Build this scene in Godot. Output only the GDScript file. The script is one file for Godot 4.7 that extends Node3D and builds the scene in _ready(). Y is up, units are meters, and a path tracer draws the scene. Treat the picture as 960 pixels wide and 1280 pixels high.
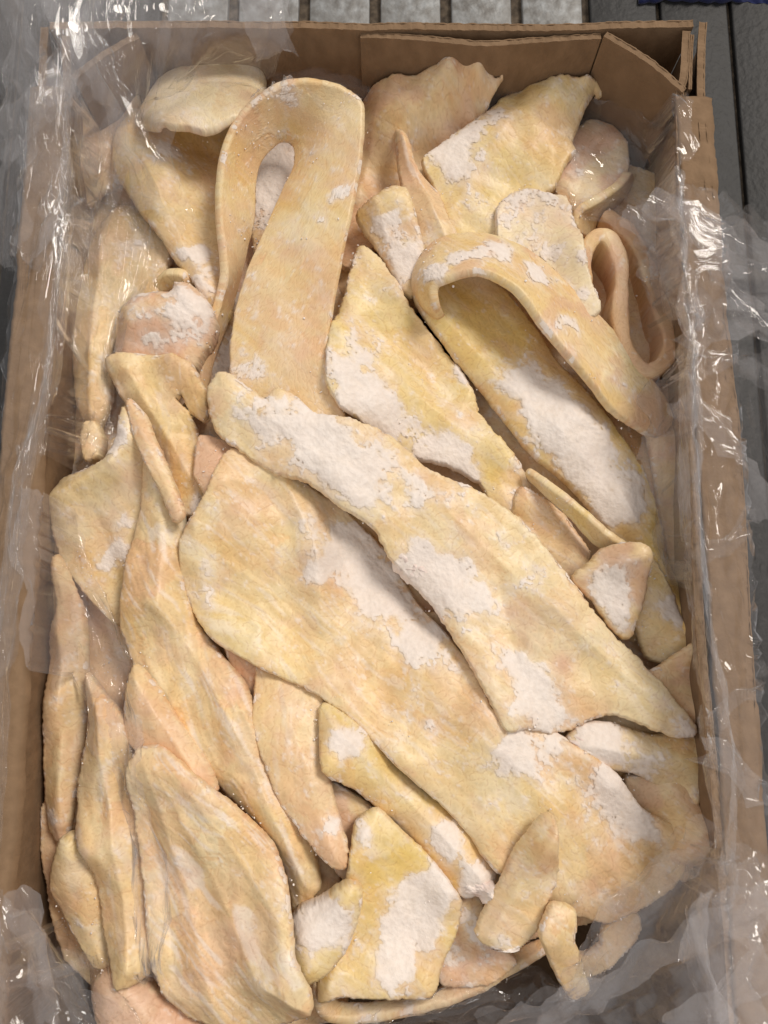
extends Node3D
# A cardboard tray of frozen hide in a torn plastic liner, on a ribbed aluminium floor.
# Lengths in the lists are centimetres, x to the right, z towards the viewer, y up; S turns them into metres.
const S := 0.01
const STEP := 0.115
const HX := -24.0
const HZ := -36.0
const HS := 0.4
const HW := 124
const HD := 190
var taken := {}
var crust := 0.0
var pile := PackedFloat32Array()
var na: FastNoiseLite
var nb: FastNoiseLite
var nc: FastNoiseLite
var nd: FastNoiseLite
var cell: FastNoiseLite
var hide_mat: StandardMaterial3D
var meat_mat: StandardMaterial3D
var frost_mat: StandardMaterial3D
var lump_mat: StandardMaterial3D
var film_mat: StandardMaterial3D
var milky_mat: StandardMaterial3D
var hazy_mat: StandardMaterial3D
var crease: NoiseTexture2D
var board_mat: StandardMaterial3D
var tan_c := Color(0.77, 0.495, 0.272)
var yellow_c := Color(0.78, 0.56, 0.175)
var pale_c := Color(0.86, 0.715, 0.465)
var frost_c := Color(0.90, 0.815, 0.75)
var pink_c := Color(0.70, 0.42, 0.30)

func _ready() -> void:
	var cam := Camera3D.new()
	cam.name = "camera"
	cam.fov = 62.0
	cam.near = 0.02
	cam.far = 60.0
	cam.position = Vector3(0.0, 67.62, 8.654) * S
	cam.rotation_degrees = Vector3(-79.7, 0.0, 0.0)
	add_child(cam)
	cam.current = true
	var env := Environment.new()
	var sky := Sky.new()
	var sm := ProceduralSkyMaterial.new()
	sm.sky_top_color = Color(1.0, 0.985, 0.97)
	sm.sky_horizon_color = Color(0.72, 0.71, 0.71)
	sm.sky_curve = 0.25
	sm.ground_bottom_color = Color(0.22, 0.21, 0.20)
	sm.ground_horizon_color = Color(0.40, 0.38, 0.36)
	sm.sun_angle_max = 30.0
	sky.sky_material = sm
	env.background_mode = Environment.BG_SKY
	env.sky = sky
	env.background_energy_multiplier = 0.5
	env.tonemap_mode = Environment.TONE_MAPPER_LINEAR
	env.tonemap_exposure = 1.3
	env.sdfgi_enabled = true
	env.ssao_enabled = true
	env.ssil_enabled = true
	var we := WorldEnvironment.new()
	we.name = "daylight"
	we.environment = env
	add_child(we)
	var sun := DirectionalLight3D.new()
	sun.name = "sun"
	sun.light_color = Color(1.0, 0.965, 0.92)
	sun.light_energy = 0.5
	sun.light_angular_distance = 18.0
	sun.shadow_enabled = true
	add_child(sun)
	sun.look_at_from_position(Vector3(0.58, 1.0, -0.58), Vector3.ZERO)

	na = noise(1, 0.16, 3)
	nb = noise(2, 0.5, 4)
	nc = noise(3, 2.0, 3)
	nd = noise(4, 0.09, 2)
	cell = FastNoiseLite.new()
	cell.seed = 7
	cell.noise_type = FastNoiseLite.TYPE_CELLULAR
	cell.cellular_return_type = FastNoiseLite.RETURN_CELL_VALUE
	cell.frequency = 0.33
	cell.domain_warp_enabled = true
	cell.domain_warp_amplitude = 1.2
	cell.domain_warp_frequency = 0.5
	pile.resize(HW * HD)
	pile.fill(11.6)
	make_materials()
	build_floor()
	build_box()
	pack_hide()
	build_liner()
	build_cloth()
	scatter_frost()

func noise(sd: int, fr: float, oct: int) -> FastNoiseLite:
	var n := FastNoiseLite.new()
	n.seed = sd
	n.noise_type = FastNoiseLite.TYPE_SIMPLEX_SMOOTH
	n.frequency = fr
	n.fractal_type = FastNoiseLite.FRACTAL_FBM
	n.fractal_octaves = oct
	return n

func noise_tex(sd: int, fr: float, oct: int, lo: Color, hi: Color, size := 512) -> NoiseTexture2D:
	var t := NoiseTexture2D.new()
	t.width = size
	t.height = size
	t.seamless = true
	t.noise = noise(sd, fr, oct)
	var g := Gradient.new()
	g.set_color(0, lo)
	g.set_color(1, hi)
	t.color_ramp = g
	return t

func make_materials() -> void:
	hide_mat = StandardMaterial3D.new()
	hide_mat.vertex_color_use_as_albedo = true
	var skin_tex := noise_tex(11, 0.010, 5, Color(0.93, 0.92, 0.91), Color(0.89, 0.85, 0.82), 1024)
	skin_tex.noise.fractal_type = FastNoiseLite.FRACTAL_RIDGED
	skin_tex.color_ramp.add_point(0.62, Color(1, 1, 1))
	skin_tex.color_ramp.add_point(0.86, Color(0.95, 0.93, 0.92))
	hide_mat.albedo_texture = skin_tex
	hide_mat.roughness = 0.42
	hide_mat.metallic_specular = 0.45
	hide_mat.heightmap_enabled = true
	var skin_relief := noise_tex(11, 0.010, 5, Color(1, 1, 1), Color(0, 0, 0), 1024)
	skin_relief.noise.fractal_type = FastNoiseLite.FRACTAL_RIDGED
	hide_mat.heightmap_texture = skin_relief
	hide_mat.heightmap_scale = 0.02
	frost_mat = StandardMaterial3D.new()
	frost_mat.vertex_color_use_as_albedo = true
	frost_mat.transparency = BaseMaterial3D.TRANSPARENCY_ALPHA_SCISSOR
	frost_mat.alpha_scissor_threshold = 0.34
	frost_mat.albedo_texture = noise_tex(51, 0.022, 6, Color(0.95, 0.94, 0.93, 0.33), Color(1, 1, 1, 1.0), 1024)
	frost_mat.roughness = 0.6
	frost_mat.metallic_specular = 0.4
	frost_mat.heightmap_enabled = true
	frost_mat.heightmap_texture = noise_tex(51, 0.022, 6, Color(0, 0, 0), Color(1, 1, 1), 1024)
	frost_mat.heightmap_scale = 0.04
	frost_mat.cull_mode = BaseMaterial3D.CULL_DISABLED
	lump_mat = frost_mat.duplicate()
	lump_mat.transparency = BaseMaterial3D.TRANSPARENCY_DISABLED
	film_mat = pane(0.02, 0.04)
	hazy_mat = pane(0.045, 0.05)
	milky_mat = pane(0.11, 0.07)
	board_mat = StandardMaterial3D.new()
	board_mat.albedo_color = Color(0.275, 0.178, 0.105).linear_to_srgb()
	board_mat.albedo_texture = noise_tex(21, 0.008, 6, Color(0.86, 0.85, 0.84), Color(1, 1, 1), 1024)
	board_mat.uv1_triplanar = true
	board_mat.uv1_scale = Vector3(9.0, 5.0, 9.0)
	board_mat.roughness = 0.85
	board_mat.metallic_specular = 0.3
	board_mat.heightmap_enabled = true
	board_mat.heightmap_texture = noise_tex(22, 0.05, 4, Color(0, 0, 0), Color(1, 1, 1))
	board_mat.heightmap_scale = 0.03

func pane(alpha: float, rough: float) -> StandardMaterial3D:
	var m := StandardMaterial3D.new()
	m.transparency = BaseMaterial3D.TRANSPARENCY_ALPHA
	m.albedo_color = Color(0.88, 0.86, 0.87, alpha)
	m.roughness = rough
	m.metallic_specular = 0.44
	m.cull_mode = BaseMaterial3D.CULL_DISABLED
	if crease == null:
		crease = noise_tex(41, 0.010, 4, Color(0, 0, 0), Color(1, 1, 1), 1024)
		crease.noise.fractal_type = FastNoiseLite.FRACTAL_RIDGED
		crease.color_ramp.set_offset(0, 0.62)
	m.heightmap_enabled = true
	m.heightmap_texture = crease
	m.heightmap_scale = 0.06
	return m

# ---------------------------------------------------------------- naming and committing
func numbered(called: String) -> String:
	var n: int = taken.get(called, 0)
	taken[called] = n + 1
	return called if n == 0 else "%s_%03d" % [called, n]

func tag(o: Node, label: String, category: String, group := "") -> void:
	o.set_meta("label", label)
	o.set_meta("category", category)
	if group:
		o.set_meta("group", group)

func root_at(called: String, at: Vector3) -> Node3D:
	var o := Node3D.new()
	o.name = numbered(called)
	o.position = at * S
	add_child(o, true)
	return o

# verts in centimetres in the scene; the node stands at `at` (centimetres), or hangs under `parent` whose place is `at`
func commit(called: String, verts: PackedVector3Array, idx: PackedInt32Array, cols: PackedColorArray, mat: Material, at: Vector3, parent: Node = null, flat := false, uvs := PackedVector2Array()) -> MeshInstance3D:
	var v := PackedVector3Array()
	var ix := idx
	var cl := cols
	if flat:
		v.resize(idx.size())
		ix = PackedInt32Array(range(idx.size()))
		cl = PackedColorArray()
		for i in idx.size():
			v[i] = (verts[idx[i]] - at) * S
			if cols.size():
				cl.append(cols[idx[i]])
	else:
		v.resize(verts.size())
		for i in verts.size():
			v[i] = (verts[i] - at) * S
	var nr := PackedVector3Array()
	nr.resize(v.size())
	for t in range(0, ix.size(), 3):
		var a := ix[t]
		var b := ix[t + 1]
		var c := ix[t + 2]
		var n := (v[c] - v[a]).cross(v[b] - v[a])
		nr[a] += n
		nr[b] += n
		nr[c] += n
	for i in nr.size():
		nr[i] = nr[i].normalized() if nr[i].length_squared() > 1e-30 else Vector3.UP
	var arr := []
	arr.resize(Mesh.ARRAY_MAX)
	arr[Mesh.ARRAY_VERTEX] = v
	arr[Mesh.ARRAY_NORMAL] = nr
	if cl.size():
		arr[Mesh.ARRAY_COLOR] = cl
	if uvs.size():
		arr[Mesh.ARRAY_TEX_UV] = uvs
	arr[Mesh.ARRAY_INDEX] = ix
	var m := ArrayMesh.new()
	m.add_surface_from_arrays(Mesh.PRIMITIVE_TRIANGLES, arr)
	m.surface_set_material(0, mat)
	var o := MeshInstance3D.new()
	o.mesh = m
	if parent:
		o.name = called
		parent.add_child(o, true)
	else:
		o.name = numbered(called)
		o.position = at * S
		add_child(o, true)
	return o

# ---------------------------------------------------------------- the pile under the next piece
func pile_at(x: float, z: float) -> float:
	var fx := clampf((x - HX) / HS, 0.0, HW - 1.001)
	var fz := clampf((z - HZ) / HS, 0.0, HD - 1.001)
	var i := int(fx)
	var j := int(fz)
	var u := fx - i
	var w := fz - j
	var k := j * HW + i
	return lerpf(lerpf(pile[k], pile[k + 1], u), lerpf(pile[k + HW], pile[k + HW + 1], u), w)

func raise_pile(x: float, z: float, y: float) -> void:
	var i := int(round((x - HX) / HS))
	var j := int(round((z - HZ) / HS))
	if i >= 0 and j >= 0 and i < HW and j < HD:
		pile[j * HW + i] = maxf(pile[j * HW + i], y)

func smooth01(a: float, b: float, x: float) -> float:
	var t := clampf((x - a) / (b - a), 0.0, 1.0)
	return t * t * (3.0 - 2.0 * t)

# ---------------------------------------------------------------- what hide is made of: its own colours, frost lying on it, and the relief both have
# returns the colour, with the outward push (cm) in alpha
func skin(p: Vector3, d: float, o: Dictionary) -> Color:
	var sd: float = o.sd
	var q: Vector3 = p * o.zoom + Vector3(sd * 3.1, 0, sd * 1.7)
	var g: Vector2 = o.grain
	var along: float = (p.x * g.x + p.z * g.y) * o.zoom
	var across: float = (-p.x * g.y + p.z * g.x) * o.zoom
	var qa := Vector3(along * 0.42, p.y * 0.5, across) + Vector3(sd * 7.0, 0, sd)
	var n1 := na.get_noise_3dv(qa * 0.8) * 1.6
	var n2 := nb.get_noise_3dv(q) * 1.6
	var n2a := nb.get_noise_3dv(qa * Vector3(0.7, 1.0, 1.0)) * 1.6
	var n3 := nc.get_noise_3dv(q) * 1.5
	var pl := cell.get_noise_3dv(q)
	var c := tan_c.lerp(yellow_c, clampf(o.tone - 0.05 + n1 * 0.45 + pl * 0.35, 0.0, 1.0))
	c = c.lerp(pale_c, clampf(o.pale + 0.08 + n2a * 0.30 + n1 * 0.2 + pl * 0.5, 0.0, 1.0))
	c = c.lerp(Color(0.78, 0.52, 0.38), 0.26 * smooth01(0.1, 0.7, nd.get_noise_3dv(q * 1.8 + Vector3(90, 0, 0)) * 1.8))
	var st := nc.get_noise_3d(along * 0.13 + n2 * 0.3, across * 1.2 + n1 * 2.2 + n2 * 0.25, sd * 9.0) * 1.5
	c = c * (1.0 + 0.13 * st * o.stri)
	c = c.lerp(frost_c, 0.42 * o.stri * smooth01(0.2, 0.7, nb.get_noise_3d(along * 0.4 + n2 * 0.4, across * 3.0 + n1 * 4.0, sd * 5.0) * 1.7))
	var pk := smooth01(0.15, 0.75, nb.get_noise_3d(q.z * 0.6, q.x * 0.6, 40.0) * 1.6 + o.pink - 0.15)
	pk = pk * 0.6 * minf(1.0, o.pink * 1.6 + 0.25)
	pk = maxf(pk, 0.4 * smooth01(0.35, 0.05, d) * smooth01(0.1, 0.6, n2 + 0.2))
	for i in range(0, o.pk.size(), 4):
		var e: float = Vector2(p.x - o.pk[i], p.z - o.pk[i + 1]).length_squared() / (o.pk[i + 2] * o.pk[i + 2])
		if e < 4.0:
			pk = maxf(pk, o.pk[i + 3] * exp(-e) * 0.8)
	c = c.lerp(pink_c, pk)
	# pale dry rim where it was cut
	c = c.lerp(pale_c, 0.55 * smooth01(0.30, 0.05, d) * smooth01(-0.3, 0.3, n3))
	var f: float = o.frost
	for i in range(0, o.fp.size(), 4):
		var e: float = Vector2(p.x - o.fp[i], p.z - o.fp[i + 1]).length_squared() / (o.fp[i + 2] * o.fp[i + 2])
		if e < 5.0:
			f += o.fp[i + 3] * exp(-e * 0.9)
	var ff := f + n2 * 0.34 + n2a * 0.1 + n3 * 0.14 + pl * 0.2
	var fm := smooth01(0.60, 0.70, ff)
	fm = maxf(fm, 0.75 * smooth01(0.66, 0.8, n3 * 0.9 + n2 * 0.5 + f * 0.5))
	crust = clampf((ff - 0.20) / 0.62, 0.0, 1.0)
	crust = maxf(crust, 0.75 * smooth01(0.40, 0.08, d) * smooth01(0.05, 0.55, n2 + n3 * 0.5))
	var veil := 0.72 * smooth01(0.14, 0.85, ff)
	c = c.lerp(frost_c.lerp(pink_c, 0.12), veil)
	c = c.lerp(frost_c, fm * 0.5)
	var grit := nc.get_noise_3dv(q * 2.6)
	c = c * (1.0 + 0.10 * fm * grit)
	var push: float = fm * (0.02 + 0.02 * grit) + 0.014 * st * o.stri + 0.01 * n2a + 0.03 * pl
	return Color(c.r, c.g, c.b, push)

func look(o: Dictionary, sd: int) -> Dictionary:
	var d := {"t": 0.7, "tone": 0.5, "pale": 0.2, "pink": 0.12, "frost": 0.05, "stri": 0.35, "smooth": 0.35, "jag": 0.07, "bow": 0.0, "rest": 12.8, "crown": 0.28, "grow": 0.18, "fp": [], "pk": [], "lifts": [], "folds": [], "zoom": 1.0, "rise": [], "gr": 40.0}
	d.merge(o, true)
	d.sd = float(sd)
	d.grain = Vector2.from_angle(deg_to_rad(d.gr))
	return d

# ---------------------------------------------------------------- a thick sheet with this outline, draped over what lies below it
func sheet(called: String, label: String, flat_list: Array, opts: Dictionary, parent: Node = null, parent_at := Vector3.ZERO) -> MeshInstance3D:
	var o := look(opts, int(absf(flat_list[0] * 7.0 + flat_list[1] * 3.0)) % 97)
	var n := flat_list.size() / 2
	var area := 0.0
	for i in n:
		var i2: int = (i + 1) % n
		area += flat_list[2 * i] * flat_list[2 * i2 + 1] - flat_list[2 * i2] * flat_list[2 * i + 1]
	var turn := signf(area)
	var loop := PackedVector2Array()
	for i in n:
		var p := []
		for k in [-1, 0, 1, 2]:
			var m: int = (i + k + n) % n
			p.append(Vector2(flat_list[2 * m], flat_list[2 * m + 1]))
		var steps := maxi(2, int(ceil(p[1].distance_to(p[2]) / 0.15)))
		for k in steps:
			var u := float(k) / steps
			var q: Vector2 = p[1].cubic_interpolate(p[2], p[0], p[3], u)
			q = p[1].lerp(p[2], u).lerp(q, o.smooth)
			var nrm: Vector2 = (p[2] - p[1]).orthogonal().normalized()
			var torn := maxf(0.0, nb.get_noise_2d(q.x * 0.6 + 70.0, q.y * 0.6)) * 1.8 + 0.35
			q += nrm * turn * o.grow + nrm * o.jag * (nb.get_noise_2dv(q * 0.7) * 0.8 + 0.6 * nb.get_noise_2dv(q * 3.1) + nc.get_noise_2dv(q * 1.1) * 0.95 * torn)
			loop.append(q)
	var lo := loop[0]
	var hi := loop[0]
	for q in loop:
		lo = lo.min(q)
		hi = hi.max(q)
	lo -= Vector2.ONE * STEP * 2.0
	var gw := int((hi.x - lo.x) / STEP) + 4
	var gd := int((hi.y - lo.y) / STEP) + 4
	var dist := PackedFloat32Array()
	dist.resize(gw * gd)
	dist.fill(1.3)
	var near := PackedVector2Array()
	near.resize(gw * gd)
	var inside := PackedByteArray()
	inside.resize(gw * gd)
	var reach := 12
	for q in loop:
		var ci := int((q.x - lo.x) / STEP)
		var cj := int((q.y - lo.y) / STEP)
		for j in range(maxi(0, cj - reach), mini(gd, cj + reach + 1)):
			for i in range(maxi(0, ci - reach), mini(gw, ci + reach + 1)):
				var dd := q.distance_to(Vector2(lo.x + i * STEP, lo.y + j * STEP))
				if dd < dist[j * gw + i]:
					dist[j * gw + i] = dd
					near[j * gw + i] = q
	for j in gd:
		var z := lo.y + j * STEP
		var xs := PackedFloat32Array()
		for k in loop.size():
			var a := loop[k]
			var b := loop[(k + 1) % loop.size()]
			if (a.y > z) != (b.y > z):
				xs.append(a.x + (z - a.y) / (b.y - a.y) * (b.x - a.x))
		xs.sort()
		for k in range(0, xs.size() - 1, 2):
			for i in range(maxi(0, int(ceil((xs[k] - lo.x) / STEP))), mini(gw, int(floor((xs[k + 1] - lo.x) / STEP)) + 1)):
				inside[j * gw + i] = 1
	# drape: a taut membrane over the pile
	var c0 := int(floor((lo.x - HX) / HS)) - 1
	var r0 := int(floor((lo.y - HZ) / HS)) - 1
	var cw := int((hi.x - lo.x) / HS) + 5
	var cd := int((hi.y - lo.y) / HS) + 5
	var mask := PackedByteArray()
	mask.resize(cw * cd)
	var base := PackedFloat32Array()
	base.resize(cw * cd)
	for j in cd:
		for i in cw:
			var x := HX + (c0 + i) * HS
			var z := HZ + (r0 + j) * HS
			base[j * cw + i] = maxf(pile_at(x, z), o.rest)
			var gi := int(round((x - lo.x) / STEP))
			var gj := int(round((z - lo.y) / STEP))
			if gi >= 0 and gj >= 0 and gi < gw and gj < gd and inside[gj * gw + gi]:
				mask[j * cw + i] = 1
	var y := base.duplicate()
	for pass_no in 70:
		var hold := pass_no < 66
		for j in range(1, cd - 1):
			for i in range(1, cw - 1):
				var k := j * cw + i
				if mask[k]:
					var s := 0.0
					var m := 0
					for w in [k - 1, k + 1, k - cw, k + cw]:
						if mask[w]:
							s += y[w]
							m += 1
					if m:
						y[k] = maxf(base[k], s / m) if hold else lerpf(y[k], s / m, 0.6)
	var known := mask.duplicate()
	for pass_no in 3:
		var next := known.duplicate()
		for j in range(1, cd - 1):
			for i in range(1, cw - 1):
				var k := j * cw + i
				if not known[k]:
					var s := 0.0
					var m := 0
					for w in [k - 1, k + 1, k - cw, k + cw, k - cw - 1, k - cw + 1, k + cw - 1, k + cw + 1]:
						if known[w]:
							s += y[w]
							m += 1
					if m:
						y[k] = s / m
						next[k] = 1
		known = next
	var t: float = o.t
	var verts := PackedVector3Array()
	var cols := PackedColorArray()
	var top := PackedInt32Array()
	top.resize(gw * gd)
	top.fill(-1)
	var bot := top.duplicate()
	var need := PackedByteArray()
	need.resize(gw * gd)
	for j in gd - 1:
		for i in gw - 1:
			var k := j * gw + i
			if inside[k] or inside[k + 1] or inside[k + gw] or inside[k + gw + 1]:
				need[k] = 1
				need[k + 1] = 1
				need[k + gw] = 1
				need[k + gw + 1] = 1
	var hsum := 0.0
	var hcount := 0
	var ice := PackedFloat32Array()
	for j in gd:
		for i in gw:
			var k := j * gw + i
			if not need[k]:
				continue
			var q := Vector2(lo.x + i * STEP, lo.y + j * STEP)
			var d := dist[k]
			if not inside[k]:
				q = near[k]
				d = 0.0
			var fx := clampf((q.x - HX) / HS - c0, 0.0, cw - 1.001)
			var fz := clampf((q.y - HZ) / HS - r0, 0.0, cd - 1.001)
			var ii := int(fx)
			var jj := int(fz)
			var kk := jj * cw + ii
			var rise_here := 0.0
			var lifted := 0.0
			var mid := lerpf(lerpf(y[kk], y[kk + 1], fx - ii), lerpf(y[kk + cw], y[kk + cw + 1], fx - ii), fz - jj) + t * 0.5 + 0.05
			mid += 0.8 * nd.get_noise_2d(q.x + o.sd * 11.0, q.y) + 0.26 * na.get_noise_2d(q.x * 1.3 + o.sd * 5.0, q.y * 1.3) + 0.05
			mid += o.crown * (0.6 - pow(1.0 - minf(d / 1.3, 1.0), 2.0))
			if o.rise.size():
				var ws := 0.0
				var hs := 0.0
				for w in range(0, o.rise.size(), 3):
					var e2: float = pow(Vector2(q.x - o.rise[w], q.y - o.rise[w + 1]).length_squared() + 0.4, -1.5)
					ws += e2
					hs += e2 * o.rise[w + 2]
				rise_here = hs / ws
				mid += rise_here
			for w in range(0, o.lifts.size(), 4):
				var e: float = Vector2(q.x - o.lifts[w], q.y - o.lifts[w + 1]).length_squared() / (o.lifts[w + 3] * o.lifts[w + 3])
				if e < 6.0:
					lifted += o.lifts[w + 2] * exp(-e)
			for w in range(0, o.folds.size(), 6):
				var fa := Vector2(o.folds[w], o.folds[w + 1])
				var fb := Vector2(o.folds[w + 2], o.folds[w + 3])
				var fd: float = q.distance_to(Geometry2D.get_closest_point_to_segment(q, fa, fb)) / float(o.folds[w + 5])
				if fd < 1.6:
					lifted += o.folds[w + 4] * (1.0 - fd * 0.9 if fd < 0.6 else 0.46 * pow((1.6 - fd), 2.0))
			mid += lifted
			hsum += mid
			hcount += 1
			var p := Vector3(q.x, mid, q.y)
			var sk := skin(p, d, o)
			var prof := pow(1.0 - pow(1.0 - minf(d / (0.13 + 0.05 * na.get_noise_2dv(q * 2.0)), 1.0), 2.0), 0.5)
			verts.append(Vector3(q.x, mid + t * 0.5 * prof + (sk.a if d > 0.0 else 0.0) * minf(1.0, d * 3.0 + 0.2), q.y))
			cols.append(Color(sk.r, sk.g, sk.b))
			top[k] = verts.size() - 1
			ice.append(crust if d > 0.0 else crust * 0.5)
			raise_pile(q.x, q.y, mid - rise_here - lifted * 0.7 + t * 0.5 * prof)
			if d == 0.0:
				bot[k] = top[k]
			else:
				verts.append(Vector3(q.x, mid - t * 0.5 * prof, q.y))
				cols.append(Color(sk.r, sk.g, sk.b))
				ice.append(0.0)
				bot[k] = verts.size() - 1
	var idx := PackedInt32Array()
	for j in gd - 1:
		for i in gw - 1:
			var k := j * gw + i
			if inside[k] or inside[k + 1] or inside[k + gw] or inside[k + gw + 1]:
				idx.append_array([top[k], top[k + 1], top[k + gw + 1], top[k], top[k + gw + 1], top[k + gw]])
				idx.append_array([bot[k], bot[k + gw + 1], bot[k + 1], bot[k], bot[k + gw], bot[k + gw + 1]])
	var at := parent_at
	if parent == null:
		at = Vector3((lo.x + hi.x) * 0.5, hsum / hcount - t * 0.5, (lo.y + hi.y) * 0.5)
	var uvs := PackedVector2Array()
	var gr: Vector2 = o.grain
	for v in verts:
		uvs.append(Vector2(v.x * gr.x + v.z * gr.y, -v.x * gr.y + v.z * gr.x) * 0.1 + Vector2(o.sd * 0.37, o.sd * 0.61))
	var r := commit(called, verts, idx, cols, hide_mat, at, parent, false, uvs)
	if parent == null:
		tag(r, label, "frozen hide", "frozen hide pieces packed in the box")
		var quads := []
		for j in gd - 1:
			for i in gw - 1:
				var k := j * gw + i
				if inside[k] or inside[k + 1] or inside[k + gw] or inside[k + gw + 1]:
					quads.append([top[k], top[k + 1], top[k + gw + 1], top[k + gw]])
		frost_on(r, verts, quads, ice, at, PackedVector3Array(), uvs, cols)
	return r

# ---------------------------------------------------------------- a thick strip between two edges: rows of [edge point, other edge point]
func strip(called: String, label: String, flat_list: Array, opts: Dictionary, parent: Node = null, parent_at := Vector3.ZERO) -> MeshInstance3D:
	var o := look(opts, int(absf(flat_list[0] * 7.0 + flat_list[2] * 3.0)) % 97)
	var n := flat_list.size() / 6
	var a := PackedVector3Array()
	var b := PackedVector3Array()
	for i in n:
		a.append(Vector3(flat_list[6 * i], flat_list[6 * i + 1], flat_list[6 * i + 2]))
		b.append(Vector3(flat_list[6 * i + 3], flat_list[6 * i + 4], flat_list[6 * i + 5]))
	var length := 0.0
	var width := 0.0
	for i in n:
		width = maxf(width, a[i].distance_to(b[i]))
		if i:
			length += maxf(a[i].distance_to(a[i - 1]), b[i].distance_to(b[i - 1]))
	var ns := maxi(8, int(length / STEP))
	var nw := maxi(6, int(width / STEP))
	var mid := PackedVector3Array()
	for i in ns + 1:
		var f := float(i) / ns * (n - 1)
		var k := mini(int(f), n - 2)
		var u := f - k
		var k0 := maxi(k - 1, 0)
		var k3 := mini(k + 2, n - 1)
		var pa := a[k].cubic_interpolate(a[k + 1], a[k0], a[k3], u)
		var pb := b[k].cubic_interpolate(b[k + 1], b[k0], b[k3], u)
		var e_end := minf(float(i) / ns, 1.0 - float(i) / ns) * length / minf(0.7, width * 0.5)
		var thin := 1.0 if e_end >= 1.0 else sqrt(1.0 - pow(1.0 - e_end, 2.0)) * 0.92 + 0.08
		var ctr := (pa + pb) * 0.5
		pa = ctr.lerp(pa, thin)
		pb = ctr.lerp(pb, thin)
		var wob: float = o.jag * (nb.get_noise_2d(pa.x * 1.5 + pa.z, pa.z) * 1.6)
		for j in nw + 1:
			var w := float(j) / nw
			mid.append(pa.lerp(pb, w + wob / maxf(1.0, width) * (1.0 - 2.0 * w)))
	var row := nw + 1
	var nrm := PackedVector3Array()
	nrm.resize(mid.size())
	for i in ns + 1:
		for j in row:
			var k := i * row + j
			var ds := mid[mini(i + 1, ns) * row + j] - mid[maxi(i - 1, 0) * row + j]
			var dw := mid[i * row + mini(j + 1, nw)] - mid[i * row + maxi(j - 1, 0)]
			nrm[k] = ds.cross(dw).normalized()
	var up := 0.0
	for v in nrm:
		up += v.y
	var flip := -1.0 if up < 0.0 else 1.0
	# smooth the normals along the strip
	for pass_no in 4:
		var next := nrm.duplicate()
		for i in range(1, ns):
			for j in row:
				var k := i * row + j
				next[k] = (nrm[k] * 2.0 + nrm[k - row] + nrm[k + row]).normalized()
		nrm = next
	var t: float = o.t
	var verts := PackedVector3Array()
	var cols := PackedColorArray()
	var top := PackedInt32Array()
	var bot := PackedInt32Array()
	var ice := PackedFloat32Array()
	var ups := PackedVector3Array()
	var uvs := PackedVector2Array()
	for i in ns + 1:
		for j in row:
			var k := i * row + j
			var w := float(j) / nw
			var wid := mid[i * row].distance_to(mid[i * row + nw])
			var d := minf(minf(w, 1.0 - w) * wid, minf(float(i) / ns, 1.0 - float(i) / ns) * length)
			if j == 0 or j == nw or i == 0 or i == ns:
				d = 0.0
			var nv := nrm[k] * flip
			var c: Vector3 = mid[k] + nv * (o.bow * sin(PI * w) + 0.25 * nd.get_noise_3dv(mid[k] * 1.6))
			var sk := skin(c, d, o)
			var prof := pow(1.0 - pow(1.0 - minf(d / 0.28, 1.0), 2.0), 0.5)
			var push := (sk.a if d > 0.0 else 0.0) * minf(1.0, d * 3.0 + 0.2)
			verts.append(c + nv * (t * 0.5 * prof + push))
			cols.append(Color(sk.r, sk.g, sk.b))
			ice.append(crust)
			ups.append(nv)
			uvs.append(Vector2(float(i) / ns * length, w * width) * 0.1)
			top.append(verts.size() - 1)
			raise_pile(c.x, c.z, c.y + t * 0.5)
			if d == 0.0:
				bot.append(top[k])
			else:
				verts.append(c - nv * (t * 0.5 * prof + push))
				cols.append(Color(sk.r, sk.g, sk.b))
				ice.append(0.0)
				ups.append(nv)
				uvs.append(Vector2(float(i) / ns * length, w * width) * 0.1)
				bot.append(verts.size() - 1)
	var idx := PackedInt32Array()
	for i in ns:
		for j in nw:
			var k := i * row + j
			var q := [k, k + 1, k + row + 1, k + row]
			if flip < 0.0:
				q = [k, k + row, k + row + 1, k + 1]
			idx.append_array([top[q[0]], top[q[1]], top[q[2]], top[q[0]], top[q[2]], top[q[3]]])
			idx.append_array([bot[q[0]], bot[q[2]], bot[q[1]], bot[q[0]], bot[q[3]], bot[q[2]]])
	var at := parent_at
	if parent == null:
		at = Vector3.ZERO
		for v in mid:
			at += v
		at /= mid.size()
		at.y = 9.0
	var r := commit(called, verts, idx, cols, hide_mat, at, parent, false, uvs)
	if parent == null:
		tag(r, label, "frozen hide", "frozen hide pieces packed in the box")
		var quads := []
		for i in ns:
			for j in nw:
				var k := i * row + j
				var q := [top[k], top[k + 1], top[k + row + 1], top[k + row]]
				if flip < 0.0:
					q = [top[k], top[k + row], top[k + row + 1], top[k + 1]]
				quads.append(q)
		frost_on(r, verts, quads, ice, at, ups, uvs, cols)
	return r

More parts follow.
